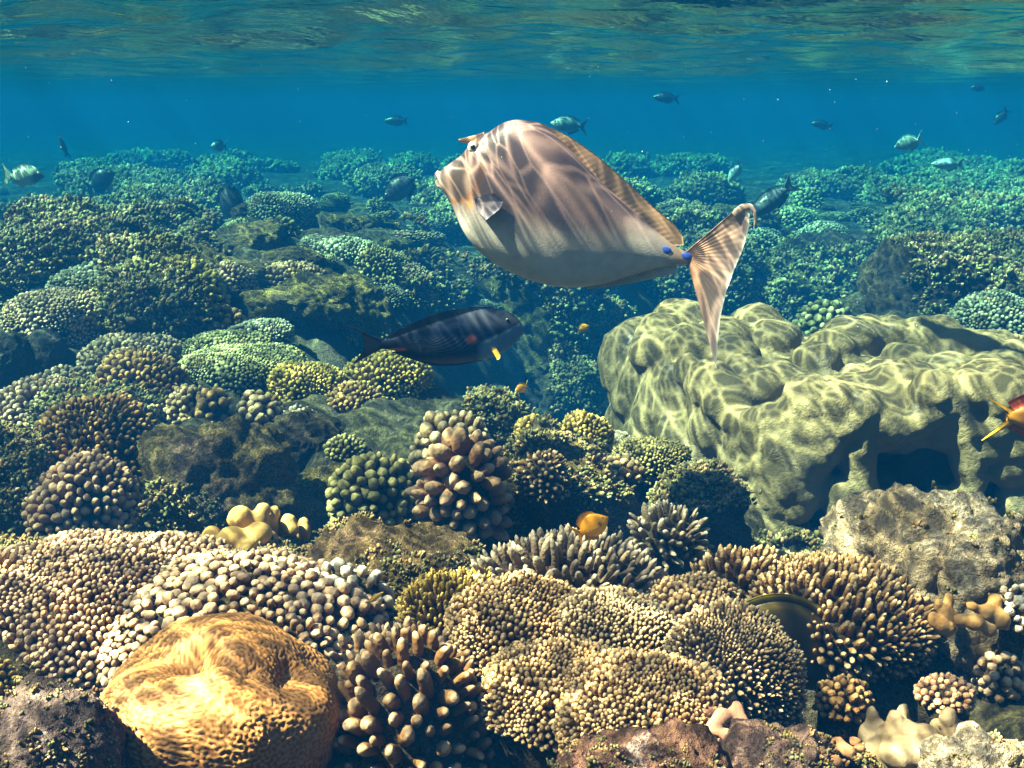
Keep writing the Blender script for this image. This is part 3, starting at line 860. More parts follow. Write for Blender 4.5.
C('finger_coral', 666, 528, 86, 52, 11, 'finger', 'blue', 'blue-white coral with stubby branches beside the orange damselfish', Lr=2.2, up=.3, fat=.42, Y=1.35, low=-.3)
C('knob_coral', 100, 465, 110, 100, 12, 'lobe', 'brown', 'orange-brown knob coral with scattered knobs on the algae rock', Lr=1.5, low=-.5, clump=(.14, .06), Y=1.95, minh=.4, fat=.46)
C('knob_coral', 95, 500, 80, 60, 11, 'lobe', 'salmon', 'lower cluster of orange knobs at the foot of the algae rock', Lr=1.5, low=-.5, clump=(.12, .04), Y=1.8)
C('finger_coral', 45, 402, 96, 56, 7.5, 'stub', 'pink', 'pinkish finger coral mound beside the tent-shaped rock', Lr=1.4, low=-.4)
C('finger_coral', 72, 380, 60, 30, 6.5, 'stub', 'grey', 'grey-beige finger coral climbing toward the two stacked plates', Lr=1.4)
C('table_coral', 132, 352, 108, 40, 7, 'stub', 'grey', 'upper of two stacked finger plates, grey-beige', Lr=1.5, low=-.4)
C('table_coral', 140, 374, 92, 50, 7.5, 'finger', 'brown', 'lower of two stacked finger plates, orange-brown with bright knobs', Lr=1.8, low=-.6, Y=2.62)
C('knob_coral', 192, 402, 46, 40, 7.5, 'finger', 'tan', 'cream knobbly coral left of two rounder brown ones', Lr=1.6, low=-.5)
C('knob_coral', 216, 406, 38, 42, 11, 'lobe', 'brown', 'golden brown coral of fat knobs between cream and beige neighbours', Lr=1.3, low=-.6)
C('knob_coral', 260, 416, 54, 56, 10, 'lobe', 'tan', 'beige ball of rounded knobs above the olive mound', Lr=1.2, low=-.75, squash=1.0)
C('table_coral', 245, 365, 140, 46, 5, 'stub', 'green', 'broad grey-green plate coral with a fine pebbled top', Lr=1.2, shape='plate')
C('table_coral', 225, 345, 90, 30, 5, 'stub', 'green', 'smaller grey-green plate stepping up behind the broad one', Lr=1.2, shape='plate')
C('table_coral', 305, 380, 78, 40, 5.2, 'finger', 'yellow', 'bright yellow-rimmed finger plate over the dark cave', Lr=1.8, low=-.4, shape='plate')
C('table_coral', 262, 330, 66, 22, 5, 'stub', 'teal', 'pale fine plate coral beyond the grey-green ones', Lr=1.3, shape='plate')
C('table_coral', 232, 283, 54, 38, 5.5, 'finger', 'pink', 'pink-beige plate coral with an overhanging rim beside its twin', Lr=1.6, shape='plate', low=-.35)
C('table_coral', 292, 276, 68, 30, 5.5, 'finger', 'tan', 'golden tan plate coral joined to its pink-beige twin', Lr=1.6, shape='plate', low=-.35)
C('table_coral', 58, 312, 98, 46, 5.5, 'stub', 'grey', 'brownish grey plate coral with a knobby top near the smooth boulders', Lr=1.3, shape='plate', low=-.3)
C('finger_coral', 184, 320, 38, 30, 6, 'stub', 'white', 'small white coral ball beside the knobby brown stalks', Lr=1.3, low=-.5)
C('knob_coral', 150, 300, 50, 44, 8, 'lobe', 'olive', 'knobby olive stalks on the low rubble mound', Lr=1.8, clump=(.15, .08), low=-.4)
C('knob_coral', 185, 290, 46, 34, 8, 'lobe', 'yellow', 'yellowish knobby stalks near the small white coral', Lr=1.8, clump=(.15, .07), low=-.4)
C('knob_coral', 222, 318, 50, 26, 8, 'lobe', 'brown', 'row of round brown knobs above the grey-green plates', Lr=1.4, low=-.4)
C('finger_coral', 416, 284, 52, 40, 5, 'stub', 'grey', 'round grey-olive dome coral above the dark surgeonfish', Lr=1.2, low=-.6, squash=1.0)
C('table_coral', 385, 372, 86, 44, 6, 'finger', 'yellow', 'olive-gold finger coral directly under the dark surgeonfish', Lr=1.5, low=-.5)
C('table_coral', 355, 398, 64, 34, 6, 'stub', 'brown', 'shaded brown finger coral below the tail of the dark surgeonfish', Lr=1.4, low=-.4)
C('knob_coral', 440, 304, 34, 14, 6, 'lobe', 'yellow', 'few pale yellow nubs behind the back of the dark surgeonfish', Lr=1.3)
C('table_coral', 345, 252, 74, 26, 5, 'stub', 'teal', 'cream plate coral in front of the hazy green flat', Lr=1.5, shape='plate', low=-.3)
C('finger_coral', 380, 268, 56, 38, 5, 'stub', 'olive', 'dark olive thicket coral next to the round dome', Lr=1.8)
C('finger_coral', 107, 262, 44, 28, 4.5, 'stub', 'teal', 'rounded grey-green dome on the hazy flat', Lr=1.2, low=-.4)
C('finger_coral', 30, 275, 54, 26, 5, 'stub', 'olive', 'low olive coral hump on the dim rubble flat', Lr=1.3)
C('table_coral', 200, 205, 52, 22, 4, 'stub', 'teal', 'long pale plate coral behind the head-down dark fish', Lr=1.3, shape='plate')
C('table_coral', 282, 206, 76, 26, 4, 'stub', 'teal', 'wide dark-edged plate coral beside the head-down dark fish', Lr=1.4, shape='plate')
C('table_coral', 468, 232, 60, 22, 4, 'stub', 'teal', 'pale green plate coral under the chin of the big fish', Lr=1.4, shape='plate')
C('table_coral', 822, 236, 56, 28, 4.2, 'stub', 'teal', 'rounded pale plate coral with a crisp honeycomb top', Lr=.9, shape='plate', low=-.4, minh=.25)
C('table_coral', 862, 248, 62, 26, 4.2, 'stub', 'green', 'flat greenish plate coral adjoining the honeycomb one', Lr=1.0, shape='plate', low=-.4)
C('table_coral', 760, 238, 44, 18, 4, 'stub', 'teal', 'thin mint plate coral behind the tail of the big fish', Lr=1.2, shape='plate')
C('table_coral', 790, 216, 56, 20, 4, 'stub', 'green', 'green plate coral shaded below a knobby dome', Lr=1.2, shape='plate')
C('finger_coral', 804, 200, 38, 24, 4.5, 'lobe', 'green', 'green knobby dome on the hazy flat beyond the tail', Lr=1.2)
C('knob_coral', 802, 268, 34, 44, 7, 'lobe', 'yellow', 'yellow-green column of lobes hanging on the reef wall', Lr=2.0, low=-.9, minh=.6)
C('knob_coral', 790, 258, 34, 32, 5, 'stub', 'salmon', 'violet-brown bushy coral beside the yellow-green column', Lr=1.4, low=-.6)
C('knob_coral', 840, 275, 46, 40, 7, 'lobe', 'green', 'rounded green lobe coral on the shadowed reef wall', Lr=1.3, low=-.8)
C('finger_coral', 880, 262, 46, 34, 6, 'stub', 'teal', 'frilly pale branching coral at the top of the dark wall', Lr=1.8)
C('table_coral', 914, 226, 44, 20, 4, 'stub', 'green', 'dusky round plate coral above the dark wall', Lr=1.1, shape='plate')
C('table_coral', 965, 208, 80, 20, 4, 'stub', 'teal', 'broad pale shelf of plate coral across the far flat', Lr=1.3, shape='plate')
C('finger_coral', 1000, 248, 50, 22, 5, 'stub', 'green', 'yellowish frilly coral on the far lip of the dark wall', Lr=1.6)
C('finger_coral', 786, 312, 40, 22, 5, 'stub', 'white', 'pale mint cushion coral just beyond the boulder coral', Lr=1.0, low=-.4)
C('knob_coral', 825, 316, 54, 32, 9, 'lobe', 'green', 'cluster of dull green knobs just beyond the boulder coral', Lr=1.3, low=-.5)
C('finger_coral', 992, 320, 70, 36, 5.5, 'stub', 'teal', 'pale teal cauliflower coral in the blue shade beyond the boulder', Lr=1.3, low=-.4, clump=(.12, .05))
C('finger_coral', 1012, 344, 46, 20, 6, 'lobe', 'tan', 'tan knobby coral perched on the back edge of the boulder', Lr=1.1, Y=2.75)
C('finger_coral', 745, 300, 60, 30, 5.5, 'stub', 'teal', 'frayed pale coral in the dim gap beneath the big tail', Lr=1.5)
C('finger_coral', 660, 262, 50, 26, 5, 'stub', 'green', 'dim green finger coral under the anal fin of the big fish', Lr=1.4)
# ------------------------------------------------------------------ fish
SKIN = skin_mat('fish_skin', .38, .4, 420)
FIN = skin_mat('fin_membrane', .45, .3)
EYEB = plain_mat('eye_black', (.006, .006, .008), .12, .6)
def smooth_curve(xs, ys, q, k=5, n=300):
    X = np.linspace(xs[0], xs[-1], n)
    Yv = np.interp(X, xs, ys)
    w = n // (k * 8)
    P = np.pad(Yv, w, mode='reflect', reflect_type='odd')
    Yv = np.convolve(P, np.ones(2 * w + 1) / (2 * w + 1), 'valid')
    return np.interp(q, X, Yv)
class Fish:
    """outline points are given in the pixels of a zoomed crop (x0, y0, scale); the fish swims in the vertical plane at distance Y"""
    def __init__(s, name, label, cat, x0, y0, sc, Y, group=None, ctr=None):
        s.x0, s.y0, s.sc, s.Y = x0, y0, sc, Y
        cx, cz = s.w(*ctr)
        s.c = np.array([float(cx), Y, float(cz)])
        s.root = empty(name, s.c, label, cat, group)
        s.k = Y / F / sc
    def w(s, zx, zy):
        return on_plane(np.asarray(zx, float) / s.sc + s.x0, np.asarray(zy, float) / s.sc + s.y0, s.Y)
    def loc(s, zx, zy, dy=0):
        x, z = s.w(zx, zy)
        return np.stack([x - s.c[0], np.zeros_like(x) + dy, z - s.c[2]], -1)
    def body(s, top, bot, wid, col, nst=110, m=56, name='body', p=.9):
        top, bot, wid = np.array(top, float), np.array(bot, float), np.array(wid, float)
        xs = np.linspace(top[0, 0], top[-1, 0], nst)
        if top[0, 0] > top[-1, 0]:
            xs = xs[::-1]; top = top[::-1]; bot = bot[::-1]; wid = wid[::-1]
        e = (1 - np.cos(np.linspace(0, math.pi, nst))) / 2
        xs = xs[0] + (xs[-1] - xs[0]) * (e * .5 + np.linspace(0, 1, nst) * .5)
        zt, zb, hw = smooth_curve(*top.T, xs), smooth_curve(*bot.T, xs), smooth_curve(*wid.T, xs)
        a = np.linspace(0, 2 * math.pi, m, endpoint=False) + math.pi / 2
        mid, hh = (zt + zb) / 2, (zb - zt) / 2
        ZX = np.repeat(xs[:, None], m, 1)
        ZY = mid[:, None] - hh[:, None] * np.sin(a)[None, :]
        dy = np.sign(np.cos(a)) * np.abs(np.cos(a)) ** np.where(np.sin(a) > 0, p * 1.35, p * .95)
        DY = hw[:, None] * dy[None, :] * s.k
        v = s.loc(ZX.ravel(), ZY.ravel(), 0); v[:, 1] = DY.ravel()
        f = grid_faces(nst, m, True)
        n0 = len(v)
        caps = [v[:m].mean(0), v[-m:].mean(0)]
        v = np.vstack([v, caps])
        t0 = np.array([(i, n0, (i + 1) % m) for i in range(m)]); b = (nst - 1) * m
        t1 = np.array([(b + (i + 1) % m, n0 + 1, b + i) for i in range(m)])
        zx = np.concatenate([ZX.ravel(), [xs[0], xs[-1]]]); zy = np.concatenate([ZY.ravel(), [mid[0], mid[-1]]])
        return link(name, mesh_np(name, v, [f[:, ::-1], t0, t1], None, col(zx, zy)), SKIN, s.root)
    def fin(s, name, root, tip, col, thick=1.2, rays=30, nr=10, dy=0, splay=0, mat=None, parent=None, ray_amp=.9):
        """a thin membrane from the root line to the outer line, ribbed by its rays"""
        root, tip = np.array(root, float), np.array(tip, float)
        def res(P, n):
            L = np.concatenate([[0], np.cumsum(np.hypot(*np.diff(P, axis=0).T))]); q = np.linspace(0, L[-1], n)
            return np.stack([np.interp(q, L, P[:, 0]), np.interp(q, L, P[:, 1])], 1)
        n = rays * 4
        A, B = res(root, n), res(tip, n)
        t = np.linspace(0, 1, nr)[:, None, None]
        G = A[None] * (1 - t) + B[None] * t
        ph = np.cos(np.linspace(0, rays * 2 * math.pi, n))
        th = (thick * (1 - .75 * t[:, :, 0]) * (1 + .5 * ray_amp * ph[None, :])) * s.k
        off = dy + (splay * t[:, :, 0] + .35 * ray_amp * ph[None, :] * np.sin(t[:, :, 0] * math.pi / 2)) * s.k + 0 * th
        base = s.loc(G[..., 0].ravel(), G[..., 1].ravel())
        v1 = base.copy(); v1[:, 1] = (off - th).ravel()
        v2 = base.copy(); v2[:, 1] = (off + th).ravel()
        f = grid_faces(nr, n); N0 = nr * n
        ring = np.concatenate([np.arange(n), np.arange(1, nr) * n + n - 1, (nr - 1) * n + np.arange(n - 2, -1, -1), np.arange(nr - 2, 0, -1) * n])
        r2 = np.roll(ring, -1)
        side = np.stack([ring, r2, r2 + N0, ring + N0], 1)
        c = col(G[..., 0].ravel(), G[..., 1].ravel(), np.repeat(t[:, 0, 0], n), np.tile(ph, nr))
        return link(name, mesh_np(name, np.vstack([v1, v2]), [f, f[:, ::-1] + N0, side], None, np.vstack([c, c])), mat or FIN, parent or s.root)
    def eye(s, zx, zy, r, hw, iris, both=True):
        for sgn in ((-1, 1) if both else (-1,)):
            iv, jf = ico(3)
            c = s.loc(np.array([zx]), np.array([zy]))[0]; c[1] = sgn * hw * s.k
            v = c + iv * np.array([r, r * .55, r]) * s.k
            e = link('eye', mesh_np('eye', v, [jf], None, np.tile(np.array(iris), (len(v), 1))), SKIN_EYE, s.root)
            v2 = c + np.array([0, sgn * r * .28 * s.k, 0]) + iv * np.array([r * .5, r * .42, r * .5]) * s.k
            link('pupil', mesh_np('pupil', v2, [jf]), EYEB, e)
SKIN_EYE = skin_mat('eye_iris', .15, .6)
def lerp(a, b, t): return np.asarray(a)[None] * (1 - t[:, None]) + np.asarray(b)[None] * t[:, None]
def paint(c, col, m): return c * (1 - m[:, None]) + np.asarray(col)[None] * m[:, None]
def spot(x, y, cx, cyy, rx, ry=None): return np.exp(-(((x - cx) / rx) ** 2 + ((y - cyy) / (ry or rx)) ** 2) ** 1.5)

# --- the big unicornfish
U = Fish('unicornfish', 'big pinkish-grey humped fish with a stub horn and a filament tail, swimming in mid water', 'fish', 420, 100, 1024 / 350, 1.6, ctr=(400, 300))
def ucol(x, y):
    bnd = 372 + (x - 400) * .13 + 26 * vn(np.stack([x / 160, y / 200, x * 0], 1), 3)
    c = lerp((.225, .136, .130), (.58, .52, .48), sst(-75, 70, y - bnd))
    c = paint(c, (.19, .12, .11), .28 * sst(.0, .7, vn(np.stack([x / 60, y / 30, x * 0], 1), 9)) * sst(40, -60, y - bnd))
    c = paint(c, (.24, .155, .115), spot(x, y, 112, 240, 62, 70) * .8)
    # cheek line, eye ring, the orange mark behind the gill, the mouth
    pts = np.array([(186, 195), (184, 225), (172, 255), (150, 280), (120, 295), (84, 298)], float)
    d = np.full(len(x), 1e9)
    for a, b in zip(pts[:-1], pts[1:]):
        ab = b - a; t = np.clip(((x - a[0]) * ab[0] + (y - a[1]) * ab[1]) / (ab @ ab), 0, 1)
        d = np.minimum(d, np.hypot(x - a[0] - t * ab[0], y - a[1] - t * ab[1]))
    c = paint(c, (.30, .12, .03), np.exp(-(d / 5.5) ** 2) * .9)
    c = paint(c, (.55, .20, .03), spot(x, y, 158, 128, 24, 18) * .8)
    c = paint(c, (.62, .26, .06), spot(x, y, 150, 303, 11, 16) * .8)
    c = paint(c, (.62, .50, .44), spot(x, y, 52, 236, 16, 24) * .7)
    c = paint(c, (.45, .20, .06), sst(690, 780, x) * .6)
    return c
utop = [(43, 222), (52, 209), (75, 192), (100, 176), (128, 154), (140, 132), (152, 117), (168, 107), (200, 95), (220, 80), (242, 66), (265, 59), (290, 57), (318, 62), (345, 70), (372, 84), (400, 104), (450, 152), (500, 207), (560, 266), (640, 335), (700, 388), (740, 421), (780, 440)]
ubot = [(43, 228), (50, 252), (60, 270), (74, 288), (88, 303), (96, 328), (110, 366), (128, 398), (150, 427), (172, 450), (200, 471), (230, 490), (260, 505), (330, 531), (380, 543), (430, 547), (470, 546), (540, 533), (600, 514), (660, 495), (700, 483), (740, 476), (780, 474)]
ubx = np.array(utop)[:, 0]
ub = np.stack([np.linspace(43, 780, 60), np.interp(np.linspace(43, 780, 60), *np.array(ubot).T)], 1)
uwid = [(43, 9), (60, 22), (100, 42), (150, 58), (220, 74), (320, 82), (420, 76), (540, 54), (640, 32), (720, 16), (780, 9)]
U.body(utop, ubot, uwid, ucol, nst=170, m=84)
fc = lambda a, b, edge=None: (lambda x, y, t, ph: paint(paint(lerp(a, b, t), tuple(q * .55 for q in a), .22 * (ph < -.2)), edge if edge is not None else b, sst(.93, .99, t)))
U.fin('dorsal_fin', [(300, 66), (345, 78), (400, 110), (450, 158), (500, 212), (560, 271), (640, 340), (700, 392), (735, 420)],
      [(318, 60), (350, 67), (400, 88), (450, 114), (520, 163), (600, 234), (680, 308), (742, 360), (764, 392), (766, 418)], fc((.34, .20, .13), (.46, .27, .16), (.62, .36, .18)), rays=34)
U.fin('anal_fin', [(480, 540), (540, 528), (600, 510), (660, 492), (735, 472)], [(490, 552), (560, 543), (620, 531), (690, 514), (745, 500), (748, 480)], fc((.46, .36, .28), (.52, .42, .34)), rays=26)
# tail: upper lobe, web and long lower filament
U.fin('tail_fin', [(772, 438), (776, 445), (779, 452), (781, 459), (781, 466), (780, 476)],
      [(925, 296), (948, 318), (946, 360), (930, 420), (905, 480), (884, 540), (868, 610), (860, 680), (856, 757)], fc((.50, .25, .14), (.62, .42, .37), (.8, .72, .68)), thick=5, rays=22, nr=26, ray_amp=.4, splay=-50)
def hook(s, name, pts, rad, colr, parent=None, dy=0):
    pts = np.array(pts, float); n = 40
    L = np.concatenate([[0], np.cumsum(np.hypot(*np.diff(pts, axis=0).T))]); q = np.linspace(0, L[-1], n)
    px, py = np.interp(q, L, pts[:, 0]), np.interp(q, L, pts[:, 1])
    tx, ty = np.gradient(px), np.gradient(py); l = np.hypot(tx, ty); nx, ny = -ty / l, tx / l
    r = np.interp(np.linspace(0, 1, n), np.linspace(0, 1, len(rad)), rad)
    m = 10; a = np.linspace(0, 2 * math.pi, m, endpoint=False)
    X = px[:, None] + nx[:, None] * r[:, None] * np.cos(a); Yy = py[:, None] + ny[:, None] * r[:, None] * np.cos(a)
    v = s.loc(X.ravel(), Yy.ravel()); v[:, 1] = dy + (np.sin(a)[None, :] * np.minimum(r, 4)[:, None] * s.k).ravel()
    n0 = len(v); v = np.vstack([v, v[:m].mean(0), v[-m:].mean(0)])
    t0 = np.array([(i, (i + 1) % m, n0) for i in range(m)]); b = (n - 1) * m; t1 = np.array([(b + (i + 1) % m, b + i, n0 + 1) for i in range(m)])
    return link(name, mesh_np(name, v, [grid_faces(n, m, True), t0, t1], None, np.tile(np.array(colr), (len(v), 1))), FIN, parent or s.root)
hook(U, 'tail_filament', [(905, 325), (930, 304), (950, 300), (962, 315), (966, 335), (961, 360)], [10, 12, 10, 6, 5, 2], (.6, .42, .36), dy=-48 * U.k)
hook(U, 'horn', [(185, 118), (160, 118), (135, 119), (108, 119)], [24, 15, 10, 4], (.34, .20, .13))
hook(U, 'lip', [(50, 212), (43, 222), (45, 233), (52, 230), (44, 243), (50, 254), (60, 262)], [6, 8, 6, 4, 8, 8, 4], (.62, .46, .40))
for px_, py_, rx, ry in ((708, 432, 24, 12), (772, 449, 20, 11)):
    for sg in (-1, 1):
        iv, jf = ico(3); c = U.loc(np.array([px_]), np.array([py_]))[0]
        hw_ = float(np.interp(px_, *np.array(uwid).T)); c[1] = sg * (hw_ * .82) * U.k
        v = c + iv * np.array([rx, 3.4, ry]) * U.k
        link('tail_spine', mesh_np('tail_spine', v, [jf]), plain_mat('blue_spine', (.06, .12, .62), .35), U.root)
U.root.rotation_euler = (0, 0, R(-8))
U.eye(158, 138, 17, 27, (.72, .66, .58))
U.fin('pectoral_fin', [(168, 285), (170, 300), (176, 318)], [(228, 268), (256, 290), (246, 312), (205, 345)], fc((.26, .20, .22), (.28, .23, .28)), thick=.8, rays=12, dy=-66 * U.k, splay=-22)
U.fin('pectoral_fin', [(168, 285), (170, 300), (176, 318)], [(228, 268), (256, 290), (246, 312), (205, 345)], fc((.30, .22, .22), (.26, .21, .24)), thick=1.2, rays=12, dy=66 * U.k, splay=22)

# --- the dark striped surgeonfish
S = Fish('surgeonfish', 'dark navy surgeonfish with a yellow breast fin and fine side lines', 'fish', 340, 290, 5.12, 1.78, ctr=(600, 230))
def scol(x, y):
    mid = 245 + 0 * x
    c = lerp((.003, .006, .022), (.010, .011, .020), sst(215, 330, y))
    c = paint(c, (.20, .12, .07), sst(318, 372, y + (x - 550) * .09) * sst(260, 400, x) * .8)
    ln = .5 + .5 * np.sin(y * .82 + x * .03)
    c = paint(c, (.07, .085, .16), ln ** 3 * sst(300, 420, x) * sst(730, 660, x) * sst(215, 245, y) * .55)
    c = paint(c, (.028, .03, .045), sst(620, 680, x) * sst(205, 150, y) * sst(85, 125, y) * .8)
    head = sst(-12, 14, y - (270 - (x - 700) * .44)) * sst(690, 740, x)
    c = paint(c, (.18, .27, .48), head * .9)
    c = paint(c, (.45, .40, .36), sst(-14, 30, y - (355 - (x - 700) * .36)) * sst(690, 760, x) * .7)
    c = paint(c, (.40, .09, .015), spot(x, y, 675, 245, 22, 20) * .7)
    c = paint(c, (.66, .13, .02), spot(x, y, 290, 302, 42, 8) * .9)
    return c
stop_ = [(210, 256), (235, 255), (262, 250), (320, 228), (380, 205), (500, 163), (580, 138), (650, 116), (710, 100), (760, 94), (800, 95), (850, 106), (890, 128), (920, 155), (938, 185), (945, 205)]
sbot_ = [(210, 300), (235, 303), (262, 307), (290, 313), (350, 334), (430, 364), (500, 376), (600, 375), (700, 361), (760, 349), (800, 336), (850, 308), (880, 288), (920, 245), (938, 225), (945, 212)]
SKIN_D = skin_mat('dark_fish_skin', .6, .05, 420)
S.body(stop_, sbot_, [(210, 9), (262, 13), (350, 26), (500, 44), (650, 52), (800, 48), (880, 36), (930, 18), (945, 6)], scol, nst=120, m=130).data.materials[0] = SKIN_D
S.fin('dorsal_fin', [(262, 252), (320, 230), (380, 207), (500, 165), (580, 140), (650, 118), (710, 102), (780, 95)], [(232, 244), (300, 203), (380, 166), (450, 135), (520, 114), (600, 98), (700, 84), (785, 85)], fc((.006, .008, .02), (.004, .005, .012), (.03, .08, .22)), rays=28)
S.fin('anal_fin', [(290, 313), (350, 334), (430, 364), (500, 376), (600, 376), (720, 358)], [(262, 318), (340, 346), (430, 376), (500, 388), (600, 386), (730, 362)], fc((.006, .008, .02), (.004, .005, .012), (.03, .08, .22)), rays=26)
S.fin('tail_fin', [(215, 254), (213, 268), (212, 282), (213, 300)], [(0, 178), (95, 196), (118, 240), (122, 275), (115, 318), (56, 388)], fc((.008, .009, .018), (.004, .005, .012), (.03, .05, .14)), thick=4, rays=18, nr=18)
S.fin('pectoral_fin', [(778, 298), (784, 290), (800, 286)], [(806, 344), (818, 338), (822, 322)], fc((.60, .34, .03), (.72, .38, .02)), thick=1.2, rays=8, dy=-46 * S.k, splay=-10)
S.fin('pectoral_fin', [(778, 298), (784, 290), (800, 286)], [(806, 344), (818, 338), (822, 322)], fc((.60, .34, .03), (.72, .38, .02)), thick=1.2, rays=8, dy=46 * S.k, splay=10)
S.eye(856, 148, 9, 30, (.05, .05, .06))

# --- small fishes from one shape table:  outline in fish lengths, snout at x = 0, tail base near x = .78
def small_fish(name, label, px, py, L_px, Y, face, colf, tall=.42, tailc=None, finc=None, tilt=0, cat='fish', group=None, fork=.5, wid=.15, yaw=0, full=True, eye=(.5, .4, .1), spiky=False):
    """face -1: snout towards the left, +1: towards the right; tilt lifts the snout"""
    f = Fish(name, label, cat, px, py, 1.0, Y, group, ctr=(0, 0))
    L = L_px
    sx = face
    X = lambda u: -sx * (u - .5) * L
    prof = [(0, .02), (.04, .10), (.12, .25), (.22, .40), (.34, .49), (.45, .50), (.56, .44), (.66, .31), (.74, .17), (.80, .12)]
    top = [(X(u), -h * tall * L * .98) for u, h in prof]
    bot = [(X(u), h * tall * L * .92) for u, h in prof]
    wd = [(X(u), h * wid * 2 * L * .9 + .004 * L) for u, h in prof]
    col = lambda x, y: colf((-sx * x / L + .5), y / L)
    f.body(top, bot, wd, col, nst=44, m=28)
    fcol = fc(finc or tailc, finc or tailc)
    h_ = lambda u: float(np.interp(u, *np.array(prof).T)) * tall * L
    us = np.linspace(.22, .74, 9)
    ext = (.08 + .10 * us) * tall * L * (1.5 if spiky else 1)
    f.fin('dorsal_fin', [(X(u), -h_(u) * .96) for u in us], [(X(u + .05), -h_(u) * .98 - e) for u, e in zip(us, ext)], fcol, thick=.012 * L, rays=12, nr=4)
    us = np.linspace(.46, .74, 6)
    f.fin('anal_fin', [(X(u), h_(u) * .90) for u in us], [(X(u + .05), h_(u) * .92 + .14 * tall * L) for u in us], fcol, thick=.012 * L, rays=8, nr=4)
    t_ = tall * .62 * L
    f.fin('tail_fin', [(X(.79), -.05 * L), (X(.785), 0), (X(.79), .05 * L)], [(X(1.02), -t_), (X(1.0 - .08 * fork), -t_ * .55), (X(1.0 - .20 * fork), 0), (X(1.0 - .08 * fork), t_ * .55), (X(1.02), t_)], fc(tailc, tailc), thick=.02 * L, rays=12, nr=8)
    f.eye(X(.13), -.06 * L * tall / .42, .032 * L, .10 * wid / .15 * L * .55, eye)
    f.root.rotation_euler = (0, R(-tilt if face > 0 else tilt) * 1, R(yaw))
    return f
YEL = lambda u, v: paint(lerp((.84, .34, .006), (.90, .44, .01), sst(-.2, .2, v)), (.40, .10, .01), sst(.1, .0, u) * .6)
d1 = small_fish('damselfish', 'orange-yellow damselfish with a dark side spot above the grey-blue acropora', 591, 527, 40, 1.0, +1,
           lambda u, v: paint(YEL(u, v), (.03, .01, .005), spot(u, v, .26, .02, .035, .05)), tall=.60, tailc=(.72, .28, .01), tilt=32, cat='fish', fork=.6, spiky=True, wid=.11)
d2 = small_fish('damselfish', 'small bright yellow damselfish with a pale snout over the shadowed lumpy rock', 522, 388, 15, 2.1, -1, lambda u, v: paint(YEL(u, v), (.8, .75, .6), sst(.12, .02, u)), tall=.6, tailc=(.8, .42, .01), tilt=-18, fork=.5, yaw=15)
d3 = small_fish('damselfish', 'tiny yellow damselfish deep in the dark gully below the big fish', 583, 328, 13, 2.8, +1, YEL, tall=.6, tailc=(.8, .42, .01), tilt=20, fork=.5)
small_fish('wrasse', 'thin yellow wrasse with a slim body among whitish knobs', 375, 598, 22, .98, +1, lambda u, v: lerp((.66, .36, .04), (.75, .6, .3), sst(-.05, .1, v)), tall=.2, tailc=(.7, .42, .06), tilt=38, fork=.2, wid=.09)
# anthias leaving the picture
small_fish('anthias', 'dark red fish with a yellow forked tail passing the boulder coral', 1040, 417, 112, 1.4, +1,
           lambda u, v: paint(lerp((.20, .03, .015), (.62, .14, .02), sst(.3, .7, u)), (.9, .38, .02), sst(.62, .76, u)), tall=.34,
           tailc=(.95, .45, .02), finc=(.55, .09, .02), fork=1.9, wid=.12, spiky=True)
# butterflyfish behind the acropora plate
B = Fish('butterflyfish', 'dark butterflyfish with yellow rimmed fins half hidden behind the acropora plate', 'fish', 674, 500, 1003 / 350, .972, ctr=(330, 430))
def bcol(x, y):
    d = np.hypot((x - 300) / 165, (y - 440) / 150)
    c = lerp((.012, .010, .008), (.02, .016, .008), sst(.5, .9, d))
    return paint(c, (.08, .055, .01), np.exp(-((d - .93) / .05) ** 2) * .8)
th = np.linspace(math.pi, 0, 40)
bx = 300 - 165 * np.cos(np.linspace(0, math.pi, 40)); bh = np.sqrt(np.clip(1 - ((bx - 300) / 165) ** 2, 0, 1))
B.body(np.stack([bx, 440 - 150 * bh], 1), np.stack([bx, 440 + 150 * bh], 1), np.stack([bx, 4 + 30 * bh], 1), bcol, nst=60, m=48)
ar = lambda r0, a0, a1, n=24: [(300 + r0 * 1.1 * math.cos(R(a)), 440 - r0 * math.sin(R(a))) for a in np.linspace(a0, a1, n)]
bf = lambda x, y, t, ph: paint(paint(lerp((.008, .007, .004), (.10, .07, .01), t), (.006, .006, .004), np.exp(-((t - .50) / .16) ** 2)), (.42, .36, .03), sst(.82, .95, t))
B.fin('dorsal_fin', ar(132, 130, -12), ar(172, 128, -14), bf, rays=26, thick=2)
B.fin('anal_fin', ar(132, -100, -30), ar(180, -96, -34), bf, rays=20, thick=2)
B.fin('tail_fin', [(452, 428), (455, 440), (452, 452)], [(500, 405), (505, 440), (500, 475)], bf, rays=10, thick=2)
B.eye(175, 430, 12, 16, (.2, .16, .05))

